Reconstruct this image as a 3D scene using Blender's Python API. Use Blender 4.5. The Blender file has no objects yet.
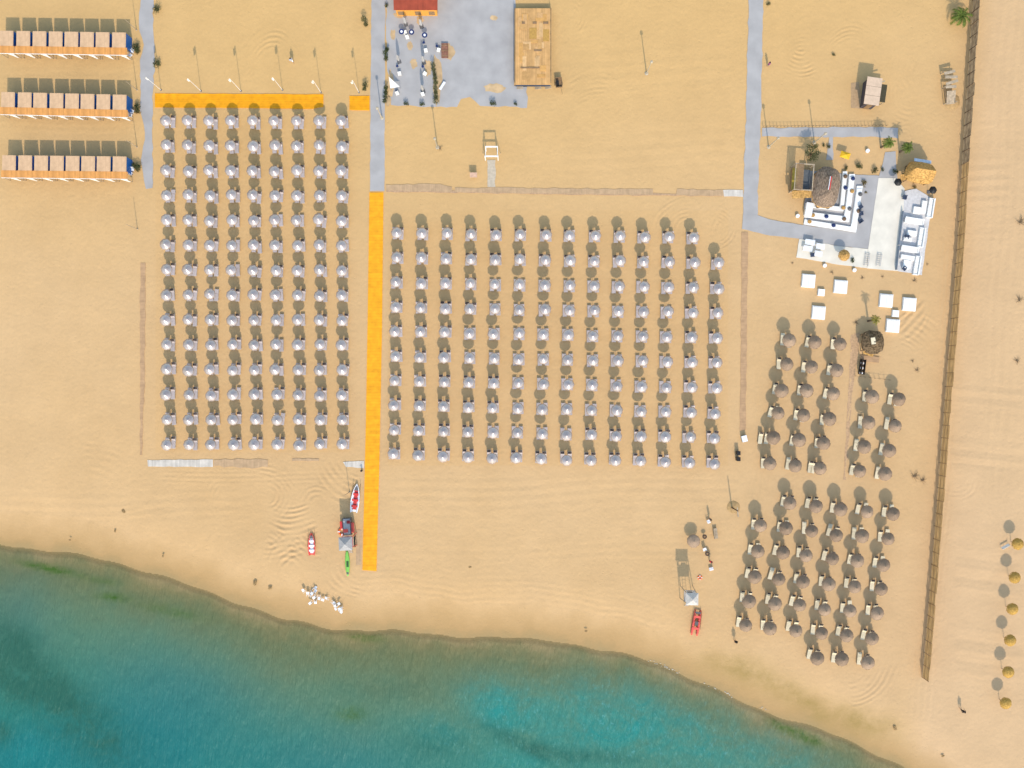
import bpy, bmesh, math, random
import numpy as np
from mathutils import Vector, Matrix

rnd = random.Random(7)
scene = bpy.context.scene
COL = scene.collection
PI = math.pi
S = 6.5                      # photo pixels per metre of ground
CAM_H = 1000.0 / S           # flying height of the drone

def g(px, py):               # a point of the ground seen at this pixel
    return ((px - 512.0) / S, (384.0 - py) / S)

def at(px, py, h):           # plan position of something seen at this pixel whose height is h
    k = (CAM_H - h) / CAM_H
    return ((px - 512.0) / S * k, (384.0 - py) / S * k)

# ------------------------------------------------------------------ materials
MATS = {}
def mat(name, col, rough=0.75, metal=0.0, var=0.12, scale=3.0, bump=0.0, bscale=20.0, rand=0.08, stretch=None, spec=0.3, trans=0.0):
    if name in MATS: return MATS[name]
    m = bpy.data.materials.new(name); m.use_nodes = True
    nt = m.node_tree; N = nt.nodes; L = nt.links
    b = N['Principled BSDF']
    b.inputs['Roughness'].default_value = rough
    b.inputs['Metallic'].default_value = metal
    b.inputs['Specular IOR Level'].default_value = spec
    tc = N.new('ShaderNodeTexCoord')
    src = tc.outputs['Object']
    if stretch:
        mp = N.new('ShaderNodeMapping'); mp.inputs['Scale'].default_value = stretch
        L.new(src, mp.inputs['Vector']); src = mp.outputs['Vector']
    no = N.new('ShaderNodeTexNoise'); no.inputs['Scale'].default_value = scale
    no.inputs['Detail'].default_value = 5.0
    L.new(src, no.inputs['Vector'])
    oi = N.new('ShaderNodeObjectInfo')
    ma = N.new('ShaderNodeMath'); ma.operation = 'MULTIPLY_ADD'
    L.new(oi.outputs['Random'], ma.inputs[0]); ma.inputs[1].default_value = rand * 2; ma.inputs[2].default_value = 1.0 - rand
    mr = N.new('ShaderNodeMapRange')
    mr.inputs['From Min'].default_value = 0.3; mr.inputs['From Max'].default_value = 0.7
    mr.inputs['To Min'].default_value = 1 - var * 1.5; mr.inputs['To Max'].default_value = 1 + var
    L.new(no.outputs['Fac'], mr.inputs['Value'])
    mu = N.new('ShaderNodeMath'); mu.operation = 'MULTIPLY'
    L.new(mr.outputs['Result'], mu.inputs[0]); L.new(ma.outputs[0], mu.inputs[1])
    vm = N.new('ShaderNodeVectorMath'); vm.operation = 'SCALE'
    vm.inputs[0].default_value = col[:3]
    L.new(mu.outputs[0], vm.inputs['Scale'])
    L.new(vm.outputs[0], b.inputs['Base Color'])
    if bump > 0:
        n2 = N.new('ShaderNodeTexNoise'); n2.inputs['Scale'].default_value = bscale; n2.inputs['Detail'].default_value = 4
        L.new(src, n2.inputs['Vector'])
        bp = N.new('ShaderNodeBump'); bp.inputs['Strength'].default_value = bump; bp.inputs['Distance'].default_value = 0.05
        L.new(n2.outputs['Fac'], bp.inputs['Height']); L.new(bp.outputs['Normal'], b.inputs['Normal'])
    if trans > 0:
        out = N['Material Output']
        tr = N.new('ShaderNodeBsdfTranslucent'); L.new(vm.outputs[0], tr.inputs['Color'])
        mx = N.new('ShaderNodeMixShader'); mx.inputs[0].default_value = trans
        L.new(b.outputs[0], mx.inputs[1]); L.new(tr.outputs[0], mx.inputs[2]); L.new(mx.outputs[0], out.inputs['Surface'])
    MATS[name] = m
    return m

def plank_mat(name, col, width=0.15, axis=0, var=0.25, rough=0.8, gap=0.5):
    """boards running along one axis, each board its own tone"""
    if name in MATS: return MATS[name]
    m = mat(name, col, rough, var=0.0, rand=0.04)
    nt = m.node_tree; N = nt.nodes; L = nt.links
    b = N['Principled BSDF']
    tc = N.new('ShaderNodeTexCoord'); sp = N.new('ShaderNodeSeparateXYZ'); L.new(tc.outputs['Object'], sp.inputs[0])
    dv = N.new('ShaderNodeMath'); dv.operation = 'DIVIDE'; L.new(sp.outputs[axis], dv.inputs[0]); dv.inputs[1].default_value = width
    fl = N.new('ShaderNodeMath'); fl.operation = 'FLOOR'; L.new(dv.outputs[0], fl.inputs[0])
    fr = N.new('ShaderNodeMath'); fr.operation = 'FRACT'; L.new(dv.outputs[0], fr.inputs[0])
    wn = N.new('ShaderNodeTexWhiteNoise'); wn.noise_dimensions = '1D'; L.new(fl.outputs[0], wn.inputs['W'])
    no = N.new('ShaderNodeTexNoise'); no.inputs['Scale'].default_value = 1.3; no.inputs['Detail'].default_value = 6
    L.new(tc.outputs['Object'], no.inputs['Vector'])
    m1 = N.new('ShaderNodeMapRange'); m1.inputs['To Min'].default_value = 1 - var; m1.inputs['To Max'].default_value = 1 + var * 0.6
    L.new(wn.outputs['Value'], m1.inputs['Value'])
    m2 = N.new('ShaderNodeMapRange'); m2.inputs['From Min'].default_value = 0.3; m2.inputs['From Max'].default_value = 0.7
    m2.inputs['To Min'].default_value = 0.85; m2.inputs['To Max'].default_value = 1.12
    L.new(no.outputs['Fac'], m2.inputs['Value'])
    lt = N.new('ShaderNodeMath'); lt.operation = 'LESS_THAN'; L.new(fr.outputs[0], lt.inputs[0]); lt.inputs[1].default_value = 0.1
    m3 = N.new('ShaderNodeMapRange'); m3.inputs['To Min'].default_value = 1.0; m3.inputs['To Max'].default_value = gap
    L.new(lt.outputs[0], m3.inputs['Value'])
    a = N.new('ShaderNodeMath'); a.operation = 'MULTIPLY'; L.new(m1.outputs[0], a.inputs[0]); L.new(m2.outputs[0], a.inputs[1])
    c = N.new('ShaderNodeMath'); c.operation = 'MULTIPLY'; L.new(a.outputs[0], c.inputs[0]); L.new(m3.outputs[0], c.inputs[1])
    vm = N.new('ShaderNodeVectorMath'); vm.operation = 'SCALE'; vm.inputs[0].default_value = col[:3]; L.new(c.outputs[0], vm.inputs['Scale'])
    L.new(vm.outputs[0], b.inputs['Base Color'])
    return m

M_silver   = mat('silver_coated_fabric', (0.48, 0.40, 0.375), 0.23, 0.42, var=0.05, rand=0.06, spec=0.5)
M_white    = mat('white_paint', (0.80, 0.79, 0.77), 0.5, var=0.06, rand=0.04)
M_whitepl  = mat('white_plastic', (0.82, 0.82, 0.84), 0.35, var=0.04, rand=0.03, spec=0.5)
M_alu      = mat('aluminium', (0.62, 0.62, 0.64), 0.35, 0.7, var=0.05)
M_sling    = mat('greige_sling', (0.42, 0.36, 0.35), 0.8, var=0.08, rand=0.10)
M_bedframe = mat('pale_bed_frame', (0.50, 0.45, 0.43), 0.5, var=0.05)
M_shadowpad = mat('brown_shadow_pad', (0.06, 0.045, 0.045), 0.8, var=0.1)  # dark tone imitating the shadow behind raised backrests
M_cream    = mat('cream_canvas', (0.66, 0.57, 0.40), 0.85, var=0.07, rand=0.12)
M_padwhite = mat('white_canvas', (0.82, 0.80, 0.76), 0.85, var=0.03, rand=0.03)
M_thatchg  = mat('weathered_thatch', (0.32, 0.225, 0.155), 0.95, var=0.16, scale=9, bump=0.2, bscale=30, rand=0.18, stretch=(1, 1, 0.35), spec=0.1)
M_thatchy  = mat('golden_thatch', (0.48, 0.285, 0.075), 0.95, var=0.3, scale=9, bump=0.2, bscale=30, rand=0.10, stretch=(1, 1, 0.35), spec=0.1)
M_thatchb  = mat('brown_grey_thatch', (0.27, 0.195, 0.14), 0.95, var=0.4, scale=4, bump=0.25, bscale=14, rand=0.02, stretch=(2.2, 0.6, 1), spec=0.1)
M_thatcho  = mat('orange_thatch', (0.50, 0.285, 0.095), 0.95, var=0.35, scale=4, bump=0.25, bscale=14, rand=0.02, spec=0.1)
M_thatchk  = mat('dark_thatch', (0.155, 0.105, 0.06), 0.95, var=0.5, scale=4, bump=0.25, bscale=14, rand=0.02, spec=0.1)
M_wood     = mat('brown_wood', (0.27, 0.17, 0.09), 0.8, var=0.25, scale=2.5, stretch=(1, 6, 6))
M_wooddk   = mat('dark_wood', (0.08, 0.05, 0.035), 0.8, var=0.25, scale=2.5)
M_woodpale = mat('bleached_wood', (0.42, 0.33, 0.23), 0.85, var=0.2, scale=2.5)
M_blue     = mat('blue_board', (0.010, 0.12, 0.42), 0.55, var=0.10)
M_navy     = mat('navy_plastic', (0.02, 0.035, 0.12), 0.5, var=0.1)
M_black    = mat('black_plastic', (0.015, 0.014, 0.014), 0.5, var=0.1)
M_grey     = mat('grey_fabric', (0.40, 0.385, 0.38), 0.85, var=0.1)
M_darkgrey = mat('dark_grey', (0.12, 0.115, 0.115), 0.7, var=0.1)
M_red      = mat('red_paint', (0.62, 0.045, 0.035), 0.4, var=0.08, spec=0.5)
M_redfade  = mat('faded_red_paint', (0.72, 0.10, 0.075), 0.45, var=0.10, spec=0.4)
M_orangep  = mat('orange_paint', (0.85, 0.14, 0.02), 0.5, var=0.06)
M_yellow   = mat('yellow_fabric', (0.78, 0.44, 0.02), 0.7, var=0.06)
M_green    = mat('green_plastic', (0.20, 0.48, 0.08), 0.4, var=0.08, spec=0.5)
M_leaf     = mat('bush_leaf', (0.065, 0.085, 0.028), 0.7, var=0.4, scale=6, trans=0.2)
M_leafol   = mat('olive_leaf', (0.115, 0.12, 0.045), 0.7, var=0.4, scale=6, trans=0.2)
M_leafdry  = mat('dry_leaf', (0.20, 0.145, 0.05), 0.8, var=0.4, scale=6, trans=0.15)
M_palm     = mat('palm_leaf', (0.12, 0.17, 0.022), 0.6, var=0.35, scale=4, trans=0.25)
M_palmy    = mat('yellow_palm_leaf', (0.26, 0.23, 0.035), 0.6, var=0.35, scale=4, trans=0.25)
M_trunk    = mat('bark', (0.13, 0.09, 0.06), 0.9, var=0.3, scale=8, bump=0.6)
M_twig     = mat('dry_twig', (0.20, 0.145, 0.09), 0.9, var=0.3)
M_rooftan  = plank_mat('tan_roof_boards', (0.60, 0.385, 0.225), 0.20, 0, 0.05, gap=0.93)
M_awning   = plank_mat('orange_awning_boards', (0.66, 0.30, 0.085), 0.24, 0, 0.14, gap=0.85)
M_deckor   = plank_mat('stage_boards', (0.59, 0.335, 0.13), 0.30, 0, 0.14, gap=0.72)
M_walkor   = plank_mat('orange_walkway_boards', (0.84, 0.36, 0.012), 0.45, 1, 0.07, gap=0.84)
M_walkorx  = plank_mat('orange_platform_boards', (0.84, 0.345, 0.006), 0.35, 1, 0.12, gap=0.8)
M_board    = plank_mat('weathered_boardwalk', (0.46, 0.285, 0.155), 0.16, 1, 0.08, gap=0.92)
M_boardx   = plank_mat('weathered_boardwalk_across', (0.475, 0.315, 0.18), 0.16, 0, 0.08, gap=0.92)
M_boardw   = plank_mat('bleached_boardwalk', (0.58, 0.52, 0.45), 0.2, 0, 0.12, gap=0.85)
M_redroof  = plank_mat('red_roof_sheets', (0.30, 0.055, 0.028), 0.25, 0, 0.08, gap=0.85)
M_reed     = plank_mat('reed_matting', (0.42, 0.255, 0.085), 1.9, 1, 0.14, gap=0.55)
M_reeddk   = plank_mat('dark_mesh_matting', (0.20, 0.15, 0.105), 1.9, 1, 0.12, gap=0.7)  # mesh matting, a darker tone than the reed
M_pinkwood = mat('red_brown_boards', (0.27, 0.125, 0.08), 0.8, var=0.2, scale=3)
M_skin     = mat('skin', (0.45, 0.27, 0.18), 0.6, var=0.05)
M_hair     = mat('hair', (0.03, 0.02, 0.015), 0.7, var=0.1)
M_pave     = mat('grey_paving', (0.385, 0.365, 0.355), 0.9, var=0.08, scale=0.45, bump=0.15, bscale=8, rand=0.0)
M_pavew    = mat('white_terrace', (0.70, 0.64, 0.54), 0.85, var=0.07, scale=0.6, rand=0.0)

# ------------------------------------------------------------------ mesh builder
class MB:
    def __init__(s): s.v = []; s.f = []
    def add(s, vs, fs):
        o = len(s.v); s.v += [tuple(v) for v in vs]; s.f += [tuple(i + o for i in f) for f in fs]; return s
    def box(s, cx, cy, cz, sx, sy, sz, rot=0.0, tilt=0.0):
        m = Matrix.Rotation(rot, 3, 'Z') @ Matrix.Rotation(tilt, 3, 'X')
        vs = []
        for z in (-1, 1):
            for (x, y) in ((-1, -1), (1, -1), (1, 1), (-1, 1)):
                p = m @ Vector((x * sx / 2, y * sy / 2, z * sz / 2)); vs.append((p.x + cx, p.y + cy, p.z + cz))
        return s.add(vs, [(3, 2, 1, 0), (4, 5, 6, 7), (0, 1, 5, 4), (1, 2, 6, 5), (2, 3, 7, 6), (3, 0, 4, 7)])
    def prism(s, poly, z0, z1):
        a = sum(poly[i][0] * poly[(i + 1) % len(poly)][1] - poly[(i + 1) % len(poly)][0] * poly[i][1] for i in range(len(poly)))
        if a < 0: poly = poly[::-1]
        n = len(poly)
        vs = [(x, y, z0) for x, y in poly] + [(x, y, z1) for x, y in poly]
        fs = [tuple(range(n - 1, -1, -1)), tuple(range(n, 2 * n))] + [(i, (i + 1) % n, (i + 1) % n + n, i + n) for i in range(n)]
        return s.add(vs, fs)
    def tube(s, p0, p1, r0, r1=None, n=6):
        if r1 is None: r1 = r0
        p0 = Vector(p0); p1 = Vector(p1); d = (p1 - p0)
        if d.length < 1e-6: return s
        q = d.to_track_quat('Z', 'Y')
        vs = []
        for p, r in ((p0, r0), (p1, r1)):
            for i in range(n):
                a = 2 * PI * i / n; w = q @ Vector((math.cos(a) * r, math.sin(a) * r, 0)); vs.append(p + w)
        fs = [(i, (i + 1) % n, (i + 1) % n + n, i + n) for i in range(n)] + [tuple(range(n - 1, -1, -1)), tuple(range(n, 2 * n))]
        return s.add(vs, fs)
    def lathe(s, prof, n=16, cx=0, cy=0, jag=0.0, flute=0.0, sx=1.0, sy=1.0, rot=0.0):
        vs = []; fs = []
        for k, (r, z) in enumerate(prof):
            for i in range(n):
                a = 2 * PI * i / n
                rr = r * (1 + (rnd.uniform(-jag, jag) if jag else 0)) * (1 - flute * (i % 2))
                zz = z + (rnd.uniform(-jag, jag) * 0.5 if jag and r > 0.05 else 0)
                x, y = rr * math.cos(a) * sx, rr * math.sin(a) * sy
                vs.append((cx + x * math.cos(rot) - y * math.sin(rot), cy + x * math.sin(rot) + y * math.cos(rot), zz))
        for k in range(len(prof) - 1):
            for i in range(n):
                j = (i + 1) % n
                fs.append((k * n + i, k * n + j, (k + 1) * n + j, (k + 1) * n + i))
        return s.add(vs, fs)
    def leaves(s, fn, count, size):
        for _ in range(count):
            c = Vector(fn()); q = Vector((rnd.gauss(0, 1), rnd.gauss(0, 1), rnd.gauss(0, 1) + 0.6)).to_track_quat('Z', 'Y')
            w = size * rnd.uniform(0.6, 1.3); h = size * rnd.uniform(0.5, 0.9)
            r = rnd.uniform(0, PI)
            pts = [(-w, 0, 0), (0, -h * .5, 0), (w, 0, 0), (0, h * .5, 0)]
            rm = Matrix.Rotation(r, 3, 'Z')
            s.add([c + (q @ (rm @ Vector(p))) for p in pts], [(0, 1, 2, 3)])
        return s
    def build(s, name, m, parent=None, smooth=False, loc=None):
        me = bpy.data.meshes.new(name)
        me.from_pydata(s.v, [], s.f); me.update()
        if smooth: me.shade_smooth()
        me.materials.append(m)
        o = bpy.data.objects.new(name, me); COL.objects.link(o)
        if parent is not None: o.parent = parent
        if loc is not None: o.location = loc
        return o

def empty(name, loc=(0, 0, 0), rot=0.0):
    o = bpy.data.objects.new(name, None); COL.objects.link(o)
    o.location = loc; o.rotation_euler = (0, 0, rot); o.empty_display_size = 0.2
    return o
def tag(o, label, cat, group=None, kind=None):
    o['label'] = label; o['category'] = cat
    if group: o['group'] = group
    elif 'group' in o.keys(): del o['group']
    if kind: o['kind'] = kind
    return o
def structure(o): o['kind'] = 'structure'; return o
def copy_tree(o, parent=None):
    c = o.copy(); COL.objects.link(c)
    if parent is not None: c.parent = parent
    for ch in list(o.children): copy_tree(ch, c)
    return c
def spawn(proto, used, loc, rot=0.0):
    o = proto if not used.get(proto.name) else copy_tree(proto)
    used[proto.name] = True
    o.location = loc; o.rotation_euler = (0, 0, rot)
    return o
USED = {}
ORD = ['zeroth', 'first', 'second', 'third', 'fourth', 'fifth', 'sixth', 'seventh', 'eighth', 'ninth', 'tenth',
       'eleventh', 'twelfth', 'thirteenth', 'fourteenth']

# ------------------------------------------------------------------ terrain
SHORE = np.array([(-4000, 330), (-300, 490), (0, 544), (50, 552), (110, 564), (153, 575), (199, 590), (249, 606), (282, 620), (332, 631), (423, 635),
         (506, 638), (556, 641), (599, 653), (639, 660), (659, 665), (689, 679), (715, 690), (749, 705), (790, 720), (820, 731),
         (850, 744), (895, 765), (960, 800), (1300, 960), (6000, 3000)], float)
def shore_s(X, Y):           # metres inland (+) or out to sea (-)
    px = X * S + 512; py = 384 - Y * S
    ys = np.interp(px, SHORE[:, 0], SHORE[:, 1])
    ys = ys + 1.2 * np.sin(px / 17.0) + 0.8 * np.sin(px / 7.3 + 1) + 1.5 * np.sin(px / 41.0 + 2)
    return (ys - py) / S * 0.95

def smooth(a, b, x):
    t = np.clip((x - a) / (b - a), 0, 1); return t * t * (3 - 2 * t)

def axis(lo, hi, step, far):
    a = np.arange(lo, hi + step * .5, step)
    ext = [30, 80, 200, 500, 1200, far]
    return np.concatenate([[lo - e for e in ext[::-1]], a, [hi + e for e in ext]])

def grid_mesh(name, xs, ys, zf):
    X, Y = np.meshgrid(xs, ys)
    Z = zf(X, Y)
    nx, ny = len(xs), len(ys)
    me = bpy.data.meshes.new(name)
    co = np.stack([X, Y, Z], -1).reshape(-1, 3).astype(np.float32)
    me.vertices.add(nx * ny); me.vertices.foreach_set('co', co.ravel())
    i = np.arange((ny - 1) * (nx - 1)); r = i // (nx - 1); c = i % (nx - 1)
    v0 = r * nx + c
    q = np.stack([v0, v0 + 1, v0 + nx + 1, v0 + nx], -1).astype(np.int32)
    me.loops.add(q.size); me.loops.foreach_set('vertex_index', q.ravel())
    me.polygons.add(len(q)); me.polygons.foreach_set('loop_start', (np.arange(len(q)) * 4).astype(np.int32))
    try: me.polygons.foreach_set('loop_total', np.full(len(q), 4, np.int32))
    except Exception: pass
    me.update(calc_edges=True); me.shade_smooth()
    o = bpy.data.objects.new(name, me); COL.objects.link(o)
    return o, X, Y

def attr(o, name, arr):
    a = o.data.attributes.new(name, 'FLOAT', 'POINT'); a.data.foreach_set('value', arr.astype(np.float32).ravel())

WATER_Z = -0.5
def ang_mask(dx, dy, a0, half):
    a = np.degrees(np.arctan2(-dy, dx)); d = np.abs((a - a0 + 180) % 360 - 180)
    return 1 - smooth(half * 0.75, half, d)
# tractor furrows: (centre px, centre py, r0, r1, mid angle, half width, wavelength, amplitude), angles seen in the picture
ARCS = [(268, 497, 6, 26, 10, 85, 6.5, .9), (262, 500, 24, 36, 60, 40, 6, .6), (292, 470, 36, 66, -90, 26, 6.5, 1), (262, 560, 14, 40, 45, 35, 6, .6),
        (300, 572, 14, 38, 125, 40, 6.5, .8), (266, 525, 16, 36, -60, 35, 6, .6), (320, 525, 12, 34, -120, 35, 6, .6), (360, 460, 14, 48, -135, 45, 7, .8), (318, 505, 6, 22, 90, 80, 6, .6), (285, 582, 20, 42, 80, 40, 6.5, .8),
        (272, 62, 14, 34, 90, 75, 5.5, .55), (245, 66, 6, 14, -20, 60, 4.5, .5), (800, 42, 8, 36, -90, 30, 5, .9), (852, 62, 22, 40, 100, 45, 5, .45), (800, 60, 10, 28, 110, 40, 5, .3),
        (686, 230, 8, 34, 135, 55, 5.5, .55), (716, 228, 4, 22, 0, 85, 5, .65), (742, 236, 12, 34, 175, 30, 5, .35),
        (845, 652, 30, 58, -50, 38, 6, .55), (362, 560, 14, 44, -140, 50, 6, .7), (570, 18, 3, 18, 5, 70, 5, .6), (35, 560, 20, 45, 80, 30, 7, .35),
        (900, 360, 14, 54, 60, 30, 6, .5), (890, 300, 16, 46, -45, 35, 6, .45), (930, 70, 8, 40, -170, 35, 6, .35), (912, 95, 10, 30, -150, 60, 5, .4), (958, 480, 6, 22, -60, 60, 5, .5), (600, 140, 40, 70, 100, 22, 6, .25), (90, 500, 20, 60, 70, 30, 8, .25),
        (900, 110, 12, 40, -90, 30, 5, .45), (230, 500, 8, 26, 180, 60, 6, .35), (870, 280, 40, 60, -30, 30, 5, .35), (640, 720, 60, 90, 80, 40, 7, .25)]
# straight ruts: (x0, x1, y0, y1, direction degrees of the ruts, wavelength px, amplitude)
RUTS = [(0, 245, 486, 522, 1, 9, .11), (120, 260, 505, 525, 10, 6, .2), (400, 740, 480, 640, 88, 17, .10), (955, 1024, 525, 715, -8, 21, .35), (950, 1024, 385, 470, -3, 13, .28), (955, 1010, 120, 240, 5, 11, .2), (938, 952, 240, 640, 84, 5, .25), (905, 925, 280, 345, 84, 5, .3),
        (985, 1024, 0, 500, 86, 9, .18), (900, 925, 300, 335, 50, 6.5, .6), (905, 935, 650, 720, 84, 6, .25), (390, 560, 205, 214, 0, 5, .12), (750, 765, 280, 640, 84, 6, .2),
        (0, 130, 62, 84, 0, 7, .18), (0, 130, 122, 146, 0, 7, .18), (0, 135, 195, 540, 88, 9, .14), (390, 740, 475, 560, 2, 9, .12), (160, 350, 470, 486, 0, 5, .15), (842, 856, 330, 480, 82, 4.5, .35), (560, 735, 20, 180, 2, 12, .1)]
def furrows(px, py):
    z = np.zeros_like(px)
    for (cx, cy, r0, r1, a0, hw, lam, amp) in ARCS:
        dx = px - cx; dy = py - cy; r = np.hypot(dx, dy)
        sel = (r < r1 + 3)
        if not sel.any(): continue
        w = smooth(r0 - 2, r0 + 2, r) * (1 - smooth(r1 - 3, r1 + 2, r)) * ang_mask(dx, dy, a0, hw)
        wob = 1.3 * np.sin(px / 9.1 + cy) + 1.1 * np.sin(py / 7.7 + cx)
        wv = np.sin(2 * PI * (r + wob) / (lam * .82)); z += np.where(sel, amp * w * np.sign(wv) * np.abs(wv) ** 1.8 * (.6 + .4 * np.sin(px / 5.3 + py / 6.1)), 0)
    for (x0, x1, y0, y1, d, lam, amp) in RUTS:
        w = smooth(x0 - 2, x0 + 4, px) * (1 - smooth(x1 - 4, x1 + 2, px)) * smooth(y0 - 3, y0 + 5, py) * (1 - smooth(y1 - 5, y1 + 3, py))
        a = math.radians(d)
        t = px * math.sin(a) + py * math.cos(a)
        t = t + 2.0 * np.sin(px / 37.0 + y0) + 1.5 * np.sin(py / 31.0 + x0)
        wv = np.sin(2 * PI * t / lam); z += 1.5 * amp * w * np.sign(wv) * np.abs(wv) ** 2.2 * (0.55 + 0.45 * np.sin(t / 13.0 + x0))
    return z
rs = np.random.RandomState(3)
def ground_z(X, Y):
    s = shore_s(X, Y)
    z = np.where(s > 0, WATER_Z * (1 - smooth(0, 9, s)), WATER_Z + np.maximum(s * 0.10, -6))
    px = X * S + 512; py = 384 - Y * S
    inside = (np.abs(X) < 84) & (np.abs(Y) < 64) & (s > 5)
    f = furrows(px, py)
    # long wheel ruts that follow the shore
    t = s * S
    sh = smooth(345, 370, px) * (1 - smooth(640, 700, px)) * smooth(14, 22, t) * (1 - smooth(48, 70, t))
    wv = np.sin(2 * PI * t / 6.0 + 1.6 * np.sin(px / 60.0) + .9 * np.sin(px / 23.0)); f = f + 0.22 * sh * np.sign(wv) * np.abs(wv) ** 2.5 * (.4 + .6 * np.sin(px / 47.0 + t / 9.0) ** 2)
    noise = rs.normal(0, 1, X.shape)
    noise = (noise + np.roll(noise, 1, 0) + np.roll(noise, 1, 1) + np.roll(np.roll(noise, 1, 0), 1, 1)) / 4
    z = z + np.where(inside, 0.085 * f + 0.014 * noise, 0)
    return z

gx = axis(-85, 85, 0.17, 3500); gy = axis(-65, 65, 0.17, 3500)
ground, GX, GY = grid_mesh('sand', gx, gy, ground_z)
structure(ground)
gs = shore_s(GX, GY); GPX = GX * S + 512; GPY = 384 - GY * S
attr(ground, 'inland', np.clip(gs, -30, 60))
weed = np.exp(-((gs - 4.0 - 1.2 * np.sin(GPX / 23)) / 2.3) ** 2) * smooth(670, 740, GPX) * (1 - smooth(860, 930, GPX))
attr(ground, 'weed', weed)
zone = np.clip(smooth(925, 975, GPX + (GPY - 340) * 0.08) * 0.8 + 0.35 * smooth(420, 620, GPY) * smooth(720, 900, GPX), 0, 1)
attr(ground, 'pale', zone)
yel = np.clip(1.0 - smooth(60, 420, GPY + 0.25 * np.abs(GPX - 330)), 0, 1)
attr(ground, 'yellow', yel)
fld = ((GPX > 156) & (GPX < 350) & (GPY > 104) & (GPY < 452)) | ((GPX > 388) & (GPX < 728) & (GPY > 210) & (GPY < 466))
attr(ground, 'raked', fld.astype(float))

def sand_material():
    m = bpy.data.materials.new('beach_sand'); m.use_nodes = True
    N = m.node_tree.nodes; L = m.node_tree.links; b = N['Principled BSDF']
    b.inputs['Specular IOR Level'].default_value = 0.12
    geo = N.new('ShaderNodeNewGeometry')
    def at_(n): a = N.new('ShaderNodeAttribute'); a.attribute_name = n; return a.outputs['Fac']
    def noise(scale, det=6, rough=0.6):
        n = N.new('ShaderNodeTexNoise'); n.inputs['Scale'].default_value = scale; n.inputs['Detail'].default_value = det; n.inputs['Roughness'].default_value = rough
        L.new(geo.outputs['Position'], n.inputs['Vector']); return n.outputs['Fac']
    def mr(src, a, b_, c, d):
        n = N.new('ShaderNodeMapRange'); n.inputs[1].default_value = a; n.inputs[2].default_value = b_; n.inputs[3].default_value = c; n.inputs[4].default_value = d
        L.new(src, n.inputs[0]); return n.outputs[0]
    def mix(f, a, b_):
        n = N.new('ShaderNodeMix'); n.data_type = 'RGBA'
        for k, s_ in ((0, f), (6, a), (7, b_)):
            if isinstance(s_, (int, float)): n.inputs[k].default_value = s_
            elif isinstance(s_, tuple): n.inputs[k].default_value = (*s_, 1)
            else: L.new(s_, n.inputs[k])
        return n.outputs[2]
    def math_(op, a, b_):
        n = N.new('ShaderNodeMath'); n.operation = op
        for k, s_ in ((0, a), (1, b_)):
            if isinstance(s_, (int, float)): n.inputs[k].default_value = s_
            else: L.new(s_, n.inputs[k])
        return n.outputs[0]
    base = mix(mr(noise(0.03), 0.35, 0.65, 0, 1), SAND_A, SAND_B)
    base = mix(math_('MULTIPLY', at_('yellow'), 0.75), base, SAND_Y)
    base = mix(at_('pale'), base, SAND_P)
    base = mix(math_('MULTIPLY', at_('raked'), 0.3), base, SAND_R)
    var = math_('MULTIPLY', mr(noise(0.16, 9, 0.72), 0.3, 0.7, 0.93, 1.05), mr(noise(3.0, 6, 0.75), 0.25, 0.75, 0.95, 1.04))
    sc = N.new('ShaderNodeVectorMath'); sc.operation = 'SCALE'; L.new(base, sc.inputs[0]); L.new(var, sc.inputs['Scale'])
    dry = sc.outputs[0]
    inl = math_('ADD', at_('inland'), mr(noise(0.25, 6, 0.6), 0.2, 0.8, -1.3, 1.3))
    damp = mix(mr(inl, 0.3, 5.4, 0.95, 0.0), dry, SAND_D)
    wet = mix(mr(inl, -0.2, 1.4, 0.85, 0.0), damp, SAND_W)
    wv = math_('MULTIPLY', at_('weed'), mr(noise(0.35, 8, 0.75), 0.35, 0.65, 0.35, 1.0))
    fin = mix(math_('MULTIPLY', wv, 0.8), wet, (0.30, 0.205, 0.065))
    # small dark scraps of dried weed near the water line
    sp = math_('MULTIPLY', mr(noise(2.3, 5, 0.7), 0.66, 0.72, 0, 1), mr(math_('ABSOLUTE', math_('SUBTRACT', inl, 5.0), 0.0), 0.0, 4.0, 0.55, 0.0))
    fin = mix(sp, fin, (0.16, 0.12, 0.06))
    L.new(fin, b.inputs['Base Color'])
    L.new(mr(inl, 0, 3, 0.45, 0.95), b.inputs['Roughness'])
    vo = N.new('ShaderNodeTexVoronoi'); vo.inputs['Scale'].default_value = 1.7; L.new(geo.outputs['Position'], vo.inputs['Vector'])
    pits = math_('MULTIPLY', mr(vo.outputs['Distance'], 0.0, 0.22, -1.0, 0.0), mr(noise(0.09, 4, 0.6), 0.45, 0.6, 0.0, 0.9))
    hn = math_('ADD', pits, math_('ADD', math_('MULTIPLY', noise(2.2, 7, 0.7), 1.0), math_('MULTIPLY', noise(0.6, 4, 0.6), 1.2)))
    bp = N.new('ShaderNodeBump'); bp.inputs['Strength'].default_value = 0.35; bp.inputs['Distance'].default_value = 0.12
    L.new(hn, bp.inputs['Height']); L.new(bp.outputs[0], b.inputs['Normal'])
    return m
SAND_A = (0.566, 0.360, 0.173); SAND_B = (0.592, 0.386, 0.197); SAND_Y = (0.584, 0.364, 0.144); SAND_P = (0.585, 0.388, 0.215)
SAND_R = (0.585, 0.360, 0.155); SAND_D = (0.40, 0.245, 0.10); SAND_W = (0.36, 0.25, 0.115)
ground.data.materials.append(sand_material())

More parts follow.
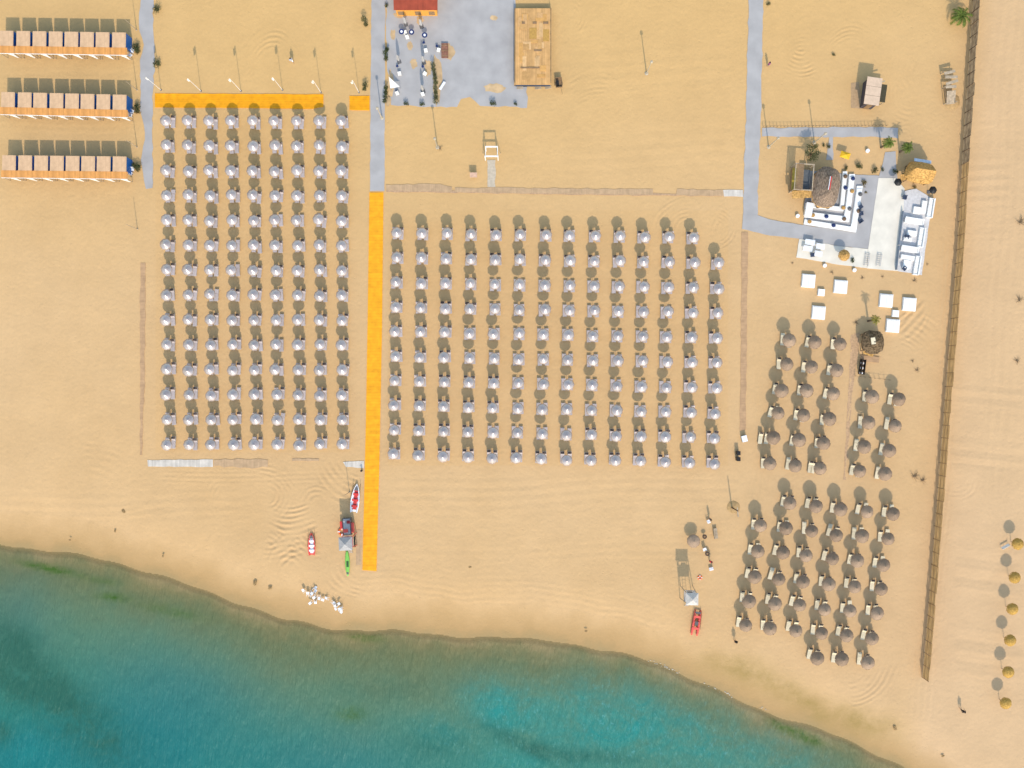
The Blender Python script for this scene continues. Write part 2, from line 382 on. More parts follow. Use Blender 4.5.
# ------------------------------------------------------------------ water
wx = axis(-85, 85, 0.5, 3500); wy = axis(-66, -10, 0.5, 3500)
wy = wy[wy < -9]
water, WX, WY = grid_mesh('sea_water', wx, wy, lambda X, Y: np.full(X.shape, WATER_Z))
structure(water)
ws = shore_s(WX, WY); attr(water, 'offshore', np.clip(-ws, -5, 80))
WPX = WX * S + 512; WPY = 384 - WY * S
def blob(cx, cy, rx, ry, rot=0):
    a = math.radians(rot); dx = WPX - cx; dy = WPY - cy
    u = (dx * math.cos(a) + dy * math.sin(a)) / rx; v = (-dx * math.sin(a) + dy * math.cos(a)) / ry
    return np.exp(-(u * u + v * v))
attr(water, 'weedbed', np.clip(1.2 * blob(55, 700, 105, 28, 42) + 0.8 * blob(5, 665, 26, 40) + 0.6 * blob(0, 735, 14, 14) + 0.9 * blob(530, 748, 50, 9, 24)
     + 0.8 * blob(600, 758, 46, 8, 5) + 0.55 * blob(440, 745, 36, 20, 10) + .4 * blob(385, 690, 50, 12, 0), 0, 1.2))
attr(water, 'turq', np.clip(0.9 * blob(500, 712, 40, 26, 25) + 0.8 * blob(600, 725, 70, 40, 12) + 0.7 * blob(440, 735, 28, 16, 15) + 0.55 * blob(700, 745, 90, 40, 20) + 0.55 * blob(520, 762, 70, 14) + 0.3 * blob(800, 770, 60, 30, 20) + .3 * blob(30, 752, 34, 26, 20), 0, 1.2))
attr(water, 'bluer', np.clip(0.95 * blob(140, 735, 90, 60, 15) + 0.75 * blob(330, 770, 110, 45, 0) + 0.5 * blob(15, 620, 40, 50) + 0.5 * blob(200, 690, 90, 40, 20) + 0.7 * blob(20, 750, 40, 30), 0, 1.2))
attr(water, 'algae', np.clip(1.0 * blob(48, 569, 28, 3.4, 12) + 0.8 * blob(112, 598, 14, 4, 5) + 0.45 * blob(170, 612, 30, 5, 12) + 0.4 * blob(100, 582, 16, 3, 8) + 0.75 * blob(362, 638, 18, 4, 5)
     + 0.9 * blob(806, 738, 20, 5, 24) + 0.6 * blob(780, 726, 14, 4, 30) + .5 * blob(350, 715, 16, 8), 0, 1.2))
def water_material():
    m = bpy.data.materials.new('sea_surface'); m.use_nodes = True
    N = m.node_tree.nodes; L = m.node_tree.links; b = N['Principled BSDF']; out = N['Material Output']
    geo = N.new('ShaderNodeNewGeometry')
    def at_(n): a = N.new('ShaderNodeAttribute'); a.attribute_name = n; return a.outputs['Fac']
    def noise(scale, det=5, rough=0.6, stretch=None, rot=0.0, dist=0.0):
        n = N.new('ShaderNodeTexNoise'); n.inputs['Scale'].default_value = scale; n.inputs['Detail'].default_value = det
        n.inputs['Roughness'].default_value = rough; n.inputs['Distortion'].default_value = dist
        src = geo.outputs['Position']
        if stretch:
            mp = N.new('ShaderNodeMapping'); mp.inputs['Scale'].default_value = stretch; mp.inputs['Rotation'].default_value = (0, 0, rot)
            L.new(src, mp.inputs[0]); src = mp.outputs[0]
        L.new(src, n.inputs['Vector']); return n.outputs['Fac']
    def mr(src, a, b_, c, d):
        n = N.new('ShaderNodeMapRange'); n.inputs[1].default_value = a; n.inputs[2].default_value = b_; n.inputs[3].default_value = c; n.inputs[4].default_value = d
        L.new(src, n.inputs[0]); return n.outputs[0]
    def mix(f, a, b_):
        n = N.new('ShaderNodeMix'); n.data_type = 'RGBA'
        for k, s_ in ((0, f), (6, a), (7, b_)):
            if isinstance(s_, (int, float)): n.inputs[k].default_value = s_
            elif isinstance(s_, tuple): n.inputs[k].default_value = (*s_, 1)
            else: L.new(s_, n.inputs[k])
        return n.outputs[2]
    def math_(op, a, b_):
        n = N.new('ShaderNodeMath'); n.operation = op
        for k, s_ in ((0, a), (1, b_)):
            if isinstance(s_, (int, float)): n.inputs[k].default_value = s_
            else: L.new(s_, n.inputs[k])
        return n.outputs[0]
    off = math_('ADD', at_('offshore'), mr(noise(0.12, 6, 0.65), 0.2, 0.8, -2.4, 2.4))
    ramp = N.new('ShaderNodeValToRGB'); L.new(mr(off, 0, 30, 0, 1), ramp.inputs[0])
    e = ramp.color_ramp.elements
    cols = WATER_RAMP
    e[0].position = cols[0][0]; e[0].color = (*cols[0][1], 1); e[1].position = cols[-1][0]; e[1].color = (*cols[-1][1], 1)
    for p, c in cols[1:-1]:
        q = e.new(p); q.color = (*c, 1)
    patch = mr(noise(0.22, 7, 0.7, dist=0.6), 0.3, 0.7, 0.25, 1.2)
    c = mix(math_('MULTIPLY', at_('bluer'), 0.6), ramp.outputs[0], (0.005, 0.125, 0.142))
    c = mix(math_('MINIMUM', math_('MULTIPLY', at_('turq'), patch), 0.9), c, (0.006, 0.205, 0.185))
    c = mix(math_('MINIMUM', math_('MULTIPLY', at_('weedbed'), patch), 0.8), c, (0.018, 0.090, 0.060))
    c = mix(math_('MINIMUM', math_('MULTIPLY', at_('algae'), mr(noise(0.9, 7, 0.75), 0.30, 0.60, 0.2, 1.3)), 0.9), c, (0.042, 0.098, 0.010))
    # pale flecks paint glints and caustic light into the turquoise shallows
    fl = math_('MULTIPLY', at_('turq'), mr(noise(1.2, 6, 0.8, (1.6, 0.8, 1)), 0.56, 0.70, 0, 0.75))
    c = mix(fl, c, (0.12, 0.36, 0.36))
    L.new(c, b.inputs['Base Color'])
    b.inputs['Roughness'].default_value = 0.45; b.inputs['IOR'].default_value = 1.33; b.inputs['Specular IOR Level'].default_value = 0.32
    w1 = noise(1.0, 3, 0.55, (1.8, 0.36, 1), 0.08, 0.3); w2 = noise(1.0, 3, 0.6, (0.22, 0.16, 1), -0.5)
    w3 = noise(1.0, 4, 0.6, (3.0, 0.9, 1), 0.16)
    h = math_('ADD', math_('ADD', math_('MULTIPLY', w1, 1.0), math_('MULTIPLY', w2, 0.8)), math_('MULTIPLY', w3, 0.18))
    bp = N.new('ShaderNodeBump'); bp.inputs['Strength'].default_value = 0.62; bp.inputs['Distance'].default_value = 0.5
    L.new(h, bp.inputs['Height']); L.new(bp.outputs[0], b.inputs['Normal'])
    tr = N.new('ShaderNodeBsdfTransparent'); tr.inputs[0].default_value = (0.96, 0.97, 0.94, 1)
    mx = N.new('ShaderNodeMixShader')
    L.new(mr(at_('offshore'), -0.05, 0.9, 0.35, 1.0), mx.inputs[0]); L.new(tr.outputs[0], mx.inputs[1]); L.new(b.outputs[0], mx.inputs[2])
    L.new(mx.outputs[0], out.inputs['Surface'])
    return m
WATER_RAMP = [(0.0, (0.245, 0.185, 0.085)), (0.05, (0.170, 0.152, 0.066)), (0.12, (0.118, 0.136, 0.062)), (0.32, (0.088, 0.160, 0.092)), (0.58, (0.050, 0.170, 0.116)), (0.82, (0.018, 0.164, 0.130)), (1.0, (0.008, 0.148, 0.136))]
water.data.materials.append(water_material())
# a thin line of foam where the small waves run out
fm = MB()
for px in np.arange(640, 770, 1.1):
    for k in range(2):
        if rnd.random() < 0.86 + 0.3 * math.sin(px / 9.0): continue
        ys = np.interp(px, SHORE[:, 0], SHORE[:, 1]) + rnd.uniform(-2.2, 1.0)
        x, y = g(px, ys); w = rnd.uniform(.03, .10)
        n = 7
        fm.lathe([(w, WATER_Z + 0.03), (w * .6, WATER_Z + 0.07), (0.001, WATER_Z + 0.08)], n, x, y, jag=0.03, sx=1.8, sy=.7, rot=-0.4)
foam = fm.build('sea_foam', mat('foam', (0.62, 0.56, 0.46), 0.9, var=0.05), smooth=True)
tag(foam, 'thin broken line of white foam where the sea meets the sand', 'foam', kind='stuff')

# ------------------------------------------------------------------ paths and paving (setting)
def jag_poly(pts, step=1.2, amp=0.22):
    out = []
    for i in range(len(pts)):
        a = Vector(pts[i]); b = Vector(pts[(i + 1) % len(pts)]); d = b - a; n = max(1, int(d.length / step))
        nrm = Vector((-d.y, d.x)).normalized() if d.length > 0 else Vector((0, 0))
        for k in range(n):
            p = a + d * (k / n)
            p += nrm * (amp * rnd.uniform(-1, 1) if k else 0)
            out.append((p.x, p.y))
    return out
def sheet(name, pxpoly, z, m, jag=None, thick=0.05):
    poly = [g(*p) for p in pxpoly]
    if jag: poly = jag_poly(poly, 0.8, jag)
    o = MB().prism(poly, z - thick, z).build(name, m)
    # triangulate the n-gon caps safely
    bm = bmesh.new(); bm.from_mesh(o.data); bmesh.ops.triangulate(bm, faces=[f for f in bm.faces if len(f.verts) > 4]); bm.to_mesh(o.data); bm.free()
    structure(o); return o
Z_P = 0.055
sheet('path', [(141, -10), (154, -10), (153, 25), (155, 60), (153, 92), (152, 130), (153, 160), (152.5, 188), (146, 189), (144, 180), (141, 160), (145, 140), (144, 125), (140, 110), (141, 92), (140, 60), (144, 45), (139, 25)], Z_P, M_pave, 0.14)
sheet('path', [(371.5, -10), (385.5, -10), (385, 60), (384.5, 191), (370, 191), (370.5, 100)], Z_P, M_pave, 0.06)
sheet('plaza', [(386, -10), (516, -10), (514, 60), (514, 86), (527, 87), (527, 108), (505, 106), (480, 106), (470, 97), (461, 99), (457, 107), (398, 106), (391, 105), (387, 60)], Z_P + .004, M_pave, 0.15)
# patches where sand has blown over the paving
for (cx, cy, rx, ry) in ((410, 46, 3, 5), (414, 64, 4, 5), (391, 85, 3.5, 15), (393, 35, 3, 6), (437, 80, 5, 26), (420, 20, 4, 5), (428, 68, 4, 9), (495, 88, 11, 5), (450, 52, 5, 8), (494, 18, 4, 3), (388, 100, 3, 6), (400, 15, 7, 3)):
    x, y = g(cx, cy)
    p = [(x + rx / S * math.cos(a) * rnd.uniform(.7, 1.15), y + ry / S * math.sin(a) * rnd.uniform(.7, 1.15)) for a in np.linspace(0, 2 * PI, 18, endpoint=False)]
    structure(MB().prism(p, 0.04, Z_P + .012).build('sand_patch', MATS.get('sp') or mat('blown_sand', (0.52, 0.36, 0.20), 0.95, var=0.12, scale=1.2, spec=0.1)))
sheet('path', [(748.5, -10), (763, -10), (762, 60), (760.5, 120), (758.5, 170), (757, 218), (742.5, 222), (744, 170), (746, 110), (747.5, 50)], Z_P, M_pave, 0.12)
sheet('path', [(762, 128), (800, 127.5), (860, 127), (898, 128), (898, 138.5), (870, 136.5), (831, 137), (820, 137), (762, 136.5)], Z_P + .004, M_pave, 0.10)
sheet('paving', [(829, 137), (833, 137), (833, 160), (826, 160)], Z_P + .008, M_pave, 0.08)
u = lambda a, b: (770 + a / 4.8, 120 + b / 4.8)
sheet('paving', [(743, 215), (757, 215), u(0, 478), u(160, 505), u(405, 540), u(437, 340), u(400, 262), u(528, 268), u(470, 619), u(330, 605), u(140, 570), u(0, 555), (742, 229)], Z_P + .012, M_pave, 0.05)
sheet('paving', [u(552, 155), u(602, 150), u(612, 285), u(520, 285), u(535, 230)], Z_P + .008, M_pave, 0.10)
sheet('paving', [u(195, 245), u(400, 262), u(442, 318), u(405, 540), u(160, 505), u(164, 400)], Z_P + .018, M_pave, 0.05)  # grey sheet put in for the shadowed gaps between the seating tiers
sheet('terrace', [u(632, 345), u(700, 330), u(790, 385), u(765, 480), u(728, 745), u(606, 724)], Z_P + .04, mat('pale_paving', (.54, .52, .51), .85, var=.1), 0.04, 0.06)
sheet('terrace', [u(520, 278), u(600, 280), u(645, 330), u(640, 420), u(632, 520), u(612, 725), u(465, 712), u(470, 619), u(487, 500)], Z_P + .06, M_pavew, 0.03, 0.10)
sheet('terrace', [u(140, 571), u(330, 606), u(469, 620), u(464, 711), u(300, 690), u(125, 660)], Z_P + .05, M_pavew, 0.06, 0.09)
sheet('walkway', [(369.5, 192.5), (383.5, 192.5), (382, 330), (379.5, 460), (376.5, 571), (362.5, 570), (366, 420), (368, 300)], Z_P + .03, M_walkor, 0.0, 0.08)
sheet('walkway', [(155, 93.5), (323.5, 94.5), (323.5, 107), (312, 109), (240, 108), (155, 107.5)], Z_P + .03, M_walkorx, 0.03, 0.08)
sheet('walkway', [(349.5, 96), (369.5, 96), (369.5, 110.5), (349.5, 110)], Z_P + .03, M_walkorx, 0.02, 0.08)
sheet('boardwalk', [(386, 184.5), (440, 184), (452, 187), (452, 192), (386, 190.5)], Z_P, M_boardx, 0.10)
sheet('boardwalk', [(455, 187.5), (560, 188.5), (653, 189), (653, 195), (560, 194), (455, 192)], Z_P, M_boardx, 0.12)
sheet('boardwalk', [(677, 189), (724, 190), (724, 196), (676, 195)], Z_P, M_boardx, 0.10)
sheet('boardwalk', [(386, 190), (560, 192.3), (742, 194.6), (742, 196.6), (560, 194.4), (386, 192)], Z_P - .01, mat('half_buried_boards', (.50, .32, .19), .9, var=.15), 0.08)
sheet('boardwalk', [(723, 190), (743, 190), (743, 197), (724, 196.5)], Z_P + .004, M_boardw, 0.06)
sheet('boardwalk', [(741.5, 232), (748, 232), (747, 330), (745.5, 430), (739.5, 430), (741, 330)], Z_P, M_board, 0.08)
sheet('boardwalk', [(140.5, 263), (145.5, 263), (145, 340), (144.5, 390), (142, 455), (140, 455), (140.5, 380), (140, 330)], Z_P, M_board, 0.10)
sheet('boardwalk', [(147.5, 460), (213, 459.5), (213, 467), (148, 466.5)], Z_P, M_boardw, 0.06)
sheet('boardwalk', [(214, 460), (243, 459), (268, 460), (268, 467), (240, 468), (214, 466)], Z_P, M_boardx, 0.14)
sheet('boardwalk', [(292, 458.5), (319, 458.5), (319, 461), (292, 461)], Z_P, M_boardx, 0.06)
sheet('boardwalk', [(343, 462), (364, 461), (364, 468), (346, 467)], Z_P, M_boardw, 0.05)
sheet('boardwalk', [(487, 160), (495.5, 160), (495.5, 187), (487.5, 187)], Z_P, mat('pale_sandy_boards', (.50, .42, .32), .9, var=.1), 0.12)
sheet('boardwalk', [(851, 335), (860, 332), (858, 352), (852, 400), (846, 480), (843, 480), (848, 400)], Z_P - .035, mat('buried_boards', (0.49, 0.315, 0.18), 0.9, var=0.15), 0.10)
sheet('walkway', [(356, 530), (362, 530), (361, 565), (356, 565)], Z_P - .02, M_boardx, 0.06)

# ------------------------------------------------------------------ silver parasols and their sunbeds
def make_silver():
    r = empty('beach_parasol')
    c = MB(); prof = [(0.905, 2.08), (0.89, 2.17), (0.775, 2.30), (0.57, 2.44), (0.34, 2.57), (0.15, 2.655)]
    n = 16; vs = []; fs = []
    for k, (rr, z) in enumerate(prof):
        for i in range(n):
            a = 2 * PI * i / n
            q = rr * (1.0 if i % 2 == 0 else 0.955); zz = z - (0 if i % 2 == 0 else 0.012 + .03 * rr)
            vs.append((q * math.cos(a), q * math.sin(a), zz))
    for k in range(len(prof) - 1):
        for i in range(n):
            j = (i + 1) % n; fs.append((k * n + i, k * n + j, (k + 1) * n + j, (k + 1) * n + i))
    c.add(vs, fs); c.build('canopy', M_silver, r, smooth=True)
    MB().lathe([(0.22, 2.65), (0.15, 2.70), (0.05, 2.74), (0.001, 2.75)], 12).build('vent_cap', M_silver, r, smooth=True)
    MB().tube((0, 0, 0), (0, 0, 2.68), 0.024, n=8).build('pole', M_alu, r)
    MB().lathe([(0.16, 0.0), (0.16, 0.10), (0.06, 0.14), (0.03, 0.2)], 12).build('base', M_white, r)
    return r
def bed_parts(raised, W=0.64):
    """boxes of a sling sunbed, head to +y"""
    fr = MB(); sl = MB(); bk = MB()
    for sx in (-1, 1):
        fr.box(sx * (W / 2 - .02), 0, 0.32, 0.04, 1.86, 0.05)
        for y in (-0.75, 0.5): fr.box(sx * (W / 2 - .02), y, 0.148, 0.04, 0.05, 0.294)
    fr.box(0, -0.91, 0.32, W - .085, 0.04, 0.048); fr.box(0, 0.91, 0.32, W - .085, 0.04, 0.048)
    sl.box(0, -0.29, 0.365, W - .09, 1.18, 0.03)
    if raised:
        a = math.radians(34); l = 0.62
        bk.box(0, 0.31 + math.cos(a) * l / 2, 0.37 + math.sin(a) * l / 2, W - .06, l, 0.035, 0, a)
    else:
        bk.box(0, 0.31 + 0.30, 0.369, W - .09, 0.58, 0.034)
    return fr, sl, bk
def make_bed(raised):
    r = empty('sunbed'); fr, sl, bk = bed_parts(raised)
    fr.build('frame', M_bedframe, r); sl.build('sling', M_sling, r); bk.build('backrest', M_sling, r)
    if raised: MB().box(0, .31 + math.cos(.593) * .50, .415 + math.sin(.593) * .50, .55, .36, .07, 0, .593).build('shadow_pad', M_shadowpad, r)  # added dark pad, stands in for the backrest's shadow spot
    return r
silver = make_silver(); bed_up = make_bed(True); bed_flat = make_bed(False)
H_C = 2.4
fields = []
LX = [165.2, 187, 208.6, 230, 252, 273.6, 296, 318.6, 341]
LXB = [165.9, 188.4, 210.3, 232.5, 254.4, 276.3, 298.1, 319.7, 341.9]
for r_ in range(14):
    for c_ in range(9):
        t = r_ / 13
        fields.append(('left', r_, c_, LX[c_] * (1 - t) + LXB[c_] * t, 119.7 + 25.0 * r_ + 0.08 * c_ * (1 - t)))
TL = (396.4, 232.6); TR = (719.8, 237.3); BL = (393.4, 455.0); BR = (714.9, 463.8)
for r_ in range(10):
    for c_ in range(14):
        if r_ == 0 and c_ == 13: continue
        a = c_ / 13; b = r_ / 9
        x = (TL[0] * (1 - a) + TR[0] * a) * (1 - b) + (BL[0] * (1 - a) + BR[0] * a) * b
        y = (TL[1] * (1 - a) + TR[1] * a) * (1 - b) + (BL[1] * (1 - a) + BR[1] * a) * b
        fields.append(('middle', r_, c_, x, y))
def is_flat(f, r_, c_):
    if f == 'left': return False
    if r_ in (2, 3): return 4 <= c_ <= 11
    if r_ in (4, 5): return 3 <= c_ <= 11
    if r_ == 6: return 5 <= c_ <= 11
    if r_ == 7: return 5 <= c_ <= 11
    if r_ == 8: return 4 <= c_ <= 7
    return False
beds = []
for (f, r_, c_, px, py) in fields:
    x, y = at(px + rnd.uniform(-.35, .35), py + rnd.uniform(-.35, .35), H_C)
    o = spawn(silver, USED, (x, y, 0), rnd.uniform(0, 0.7)); o.rotation_euler = (rnd.gauss(0, .03), rnd.gauss(0, .03), rnd.uniform(0, .7)); sc_ = rnd.uniform(.97, 1.03); o.scale = (sc_, sc_, 1)
    nrow = (14 if f == 'left' else 10) - r_
    tag(o, 'silver parasol, %s row from the sea, %s column from the left, %s parasol field' % (ORD[nrow], ORD[c_ + 1], f), 'parasol',
        'silver parasols in the %s field' % f)
    flat = is_flat(f, r_, c_)
    gap = 0.41 if f == 'left' else 0.54
    for side in (-1, 1):
        bx = x + side * gap + rnd.uniform(-.05, .05); by = y + rnd.uniform(-.06, .06) + (0.04 if flat else 0.15)
        rot = rnd.uniform(-.05, .05) if not flat else rnd.uniform(-.02, .02)
        if f == 'left' and side == 1:
            by += rnd.uniform(-.18, .10); rot += rnd.uniform(-.10, .04); bx += rnd.uniform(0, .07)
        up = not flat
        if f == 'left' and rnd.random() < .12: up = False
        # how much of it the photo can show beside its parasol
        vis = 0; k = CAM_H / (CAM_H - .4); kc = CAM_H / (CAM_H - 1.9); kc2 = kc
        for i in range(5):
            for j in range(10):
                qx = (bx + (i - 2) * .14) * k; qy = (by + (j - 4.5) * .19 + (.0)) * k
                if math.hypot(qx - x * kc, qy - y * kc) > 0.92 * kc: vis += 1
        beds.append([vis + (3 if up else 0), bx, by, rot, up, side, f, nrow, c_ + 1])
order = sorted(range(len(beds)), key=lambda i: -beds[i][0])
indiv = set(order[:300])
rest = MB()
for i, (vis, bx, by, rot, up, side, f, nrow, cc) in enumerate(beds):
    if i in indiv:
        o = spawn(bed_up if up else bed_flat, USED, (bx, by, 0), rot)
        tag(o, '%s %s sunbed, %s row from the sea, %s column from the left, %s parasol field' % (
            'left' if side < 0 else 'right', 'raised' if up else 'flat', ORD[nrow], ORD[cc], f), 'sunbed', 'grey sunbeds under the silver parasols')
    else:
        fr, sl, bk = bed_parts(up)
        m = Matrix.Translation((bx, by, 0)) @ Matrix.Rotation(rot, 4, 'Z')
        for part in (fr, sl, bk): rest.add([m @ Vector(v) for v in part.v], part.f)
ro = rest.build('sunbeds', M_sling)
tag(ro, 'grey sunbeds almost wholly hidden beneath the silver parasols', 'sunbeds', kind='stuff')

# ------------------------------------------------------------------ thatched parasols and cream loungers
def make_straw(m, r0, apex, rim, pole, name='thatched_parasol', dome=0.0):
    r = empty(name)
    n = 26
    prof = [(r0 * .98, rim), (r0 * .80, rim + (apex - rim) * (.27 + dome * .14)), (r0 * .55, rim + (apex - rim) * (.52 + dome * .22)), (r0 * .28, rim + (apex - rim) * (.77 + dome * .15)), (r0 * .1, apex - .06), (0.02, apex)]
    MB().lathe(prof, n, jag=0.015).build('canopy', m, r, smooth=False)
    MB().lathe([(r0 * .985, rim - .005), (r0 * 1.02, rim - .12), (r0 * .99, rim - .26)], n * 2, jag=0.06).build('fringe', m, r)
    MB().lathe([(.11, apex - .08), (.12, apex - .03), (.07, apex + .02), (.002, apex + .03)], 10, jag=.05).build('topknot', m, r)
    MB().tube((0, 0, 0), (0, 0, apex - .1), pole, n=8).build('pole', M_wood, r)
    return r
def make_lounger(up):
    r = empty('lounger'); W = .68
    fr = MB()
    for sx in (-1, 1):
        fr.box(sx * (W / 2 - .03), 0, .27, .06, 1.9, .07)
        for y in (-.7, .6): fr.box(sx * (W / 2 - .03), y, .116, .06, .07, .232)
    fr.build('frame', M_woodpale, r)
    MB().box(0, -.32, .345, W - .06, 1.22, .08).build('cushion', M_cream, r)
    b = MB()
    if up: a = math.radians(38); b.box(0, .31 + math.cos(a) * .33, .36 + math.sin(a) * .33, W - .06, .68, .08, 0, a)
    else: b.box(0, .63, .343, W - .06, .64, .078)
    b.build('backrest', M_cream, r)
    if up: MB().box(0, .31 + math.cos(.663) * .54, .42 + math.sin(.663) * .54, .52, .26, .08, 0, .663).build('shadow_pad', M_shadowpad, r)  # added dark pad in place of shadow at the lounger's head
    return r
straw = make_straw(M_thatchg, 1.0, 3.25, 2.3, 0.05, dome=.2)
lg_up = make_lounger(True); lg_flat = make_lounger(False)
Z4 = lambda a, b: (740 + a / 4.268, 310 + b / 4.268)
Z5 = lambda a, b: (720 + a / 3.655, 470 + b / 3.655)
blockA = [[(217,128),(200,230),(183,340),(165,440),(147,548),(132,655)], [(325,137),(308,240),(290,345),(275,450),(258,557),(240,662)],
          [(435,145),(418,250),(403,357),(388,465),(365,567),(350,675)]]
blockB = [[(572,370),(553,482),(535,585),(518,690)], [(682,380),(668,492),(645,600),(628,700)]]
blockC = [[(152,205),(140,298),(130,388),(110,480),(97,570)], [(262,122),(248,213),(233,302),(217,397),(205,488),(187,582)],
          [(353,130),(340,222),(320,314),(310,407),(295,495),(282,588)], [(445,145),(433,237),(415,324),(403,418),(388,508),(373,598),(360,690)],
          [(540,152),(525,243),(510,335),(497,427),(482,517),(467,607),(450,697)], [(637,160),(622,252),(603,348),(592,437),(577,525),(560,615),(545,707)]]
for bname, block, fn in (('upper left', blockA, Z4), ('upper right', blockB, Z4), ('lower', blockC, Z5)):
    for ci, colm in enumerate(block):
        for ri, p in enumerate(colm):
            px, py = fn(*p)
            x, y = at(px - 0.3, py + .4, 2.7)
            o = spawn(straw, USED, (x, y, 0), rnd.uniform(0, 6.28)); o.rotation_euler = (rnd.gauss(0, .035), rnd.gauss(0, .035), rnd.uniform(0, 6.28)); sc_ = rnd.uniform(.95, 1.05); o.scale = (sc_, sc_, rnd.uniform(.97, 1.03))
            back = len(colm) - ri
            tag(o, 'brown thatched parasol, %s from the sea, %s column from left, %s thatched block' % (ORD[back], ORD[ci + 1], bname), 'thatched parasol',
                'brown thatched parasols in the %s block' % bname)
            rb = math.radians(-8 + rnd.uniform(-6, 6))
            for side in (-1, 1):
                up = rnd.random() < (0.75 if bname != 'lower' or ri < 2 else 0.85)
                off = side * (.47 + (0.09 if bname == 'lower' else .03))
                bx = x + off * math.cos(rb) - .05; by = y + off * math.sin(rb) + rnd.uniform(-.1, .25) + (.12 if bname == 'lower' else 0)
                lo = spawn(lg_up if up else lg_flat, USED, (bx, by, 0), rb + rnd.uniform(-.05, .05))
                tag(lo, '%s cream lounger, %s parasol from the sea, %s column, %s thatched block' % ('left' if side < 0 else 'right', ORD[back], ORD[ci + 1], bname),
                    'lounger', 'cream loungers under the thatched parasols')
for (p, lab) in (((85, 545), 'spare cream lounger left of the lowest parasols of the upper left thatched block'), ((297, 668), 'spare cream lounger between two parasols nearest the sea, upper left thatched block')):
    x, y = g(*Z4(*p)); lo = spawn(lg_up, USED, (x, y, 0), -.12); tag(lo, lab, 'lounger', 'cream loungers under the thatched parasols')
gold = make_straw(M_thatchy, 0.86, 2.72, 2.15, 0.045, dome=1.0)
for i, p in enumerate([(318, 172), (310, 262), (304, 346), (298, 430), (293, 515), (286, 598)]):
    x, y = at(900 + p[0] / 2.667, 480 + p[1] / 2.667, 2.5)
    o = spawn(gold, USED, (x, y, 0), rnd.uniform(0, 6))
    tag(o, 'golden straw parasol right of the long fence, %s one counted from the sea' % ORD[6 - i], 'thatched parasol', 'golden straw parasols beyond the fence')

# ------------------------------------------------------------------ cabanas in three rows
def make_cabana(end=False):
    r = empty('cabana'); W, D, Hh = 2.06, 2.28, 2.55
    MB().box(0, 0, Hh + .04, W, D, .08).build('roof', M_rooftan, r)
    w = MB()
    for sx in (-1, 1): w.box(sx * (W / 2 - .06), 0, Hh / 2, .04, D - .06, Hh)
    w.box(0, D / 2 - .06, Hh / 2, W - .17, .04, Hh)
    w.build('wall', M_blue, r)
    MB().box(0, -.0, .06, W - .20, D - .2, .12).build('floor', M_woodpale, r)
    MB().box(.0, .35, .42, W - .5, 1.1, .3).build('daybed', M_padwhite, r)
    a = MB(); a.box(0, -D / 2 - .55, Hh - .02, 2.435, 1.08, .06, 0, math.radians(4)); a.build('awning', M_awning, r)
    MB().box(0, -D / 2 - 1.115, Hh - .10, 2.435, .045, .16).build('fascia', M_white, r)
    for sx in (-1, 1):
        MB().box(sx * (W / 2 - .02), -D / 2 - 1.04, (Hh - .16) / 2, .07, .07, Hh - .16).build('post', M_woodpale, r)
    # a white curtain tied back to the right-hand post
    c = MB(); n = 10; top = []; mid = []; bot = []
    for i in range(n + 1):
        t = i / n; wv = .05 * math.sin(t * 19)
        top.append((W / 2 - .08 - .8 * (1 - t), -D / 2 - 1.16 + wv * .5, Hh - .2))
        mid.append((W / 2 - .08 - .34 * (1 - t), -D / 2 - 1.16 + wv, Hh * .55))
        bot.append((W / 2 - .06 - .16 * (1 - t), -D / 2 - 1.16 + wv, .75))
    vs = top + mid + bot; fs = []
    for k in range(2):
        for i in range(n): o = k * (n + 1); fs.append((o + i, o + i + 1, o + n + 1 + i + 1, o + n + 1 + i))
    c.add(vs, fs); co = c.build('curtain', M_padwhite, r)
    so = co.modifiers.new('thick', 'SOLIDIFY'); so.thickness = .02
    return r
cab = make_cabana()
rowsC = [('northernmost', 31.3, 33.0, 24.2 / 3.84), ('middle', 92.6, 95.2, 31 / 3.84), ('southernmost', 155.8, 157.0, 35 / 3.84)]
rowX = [[6.5, 23.3, 39.5, 55.7, 71.4, 87.0, 102.6, 119.0], [8.0, 24.7, 40.2, 56.5, 72.1, 87.5, 103.4, 119.6], [9.0, 25.2, 41.2, 56.9, 72.6, 88.2, 103.7, 119.6]]
for k, (nm, y0, y1, _) in enumerate(rowsC):
    for i in range(8):
        px = 8.0 + i * 15.85 + k * .35 if False else rowX[k][i]
        py = y0 + (y1 - y0) * i / 7 + 7.0
        x, y = at(px, py, 2.6)
        o = spawn(cab, USED, (x, y, 0), math.radians(-.8))
        tag(o, 'tan roofed blue cabana, %s from the right in the %s cabana row' % (ORD[8 - i], nm), 'cabana', 'cabanas in the %s row' % nm)
    # one more cabana of each row stands outside the frame to the left

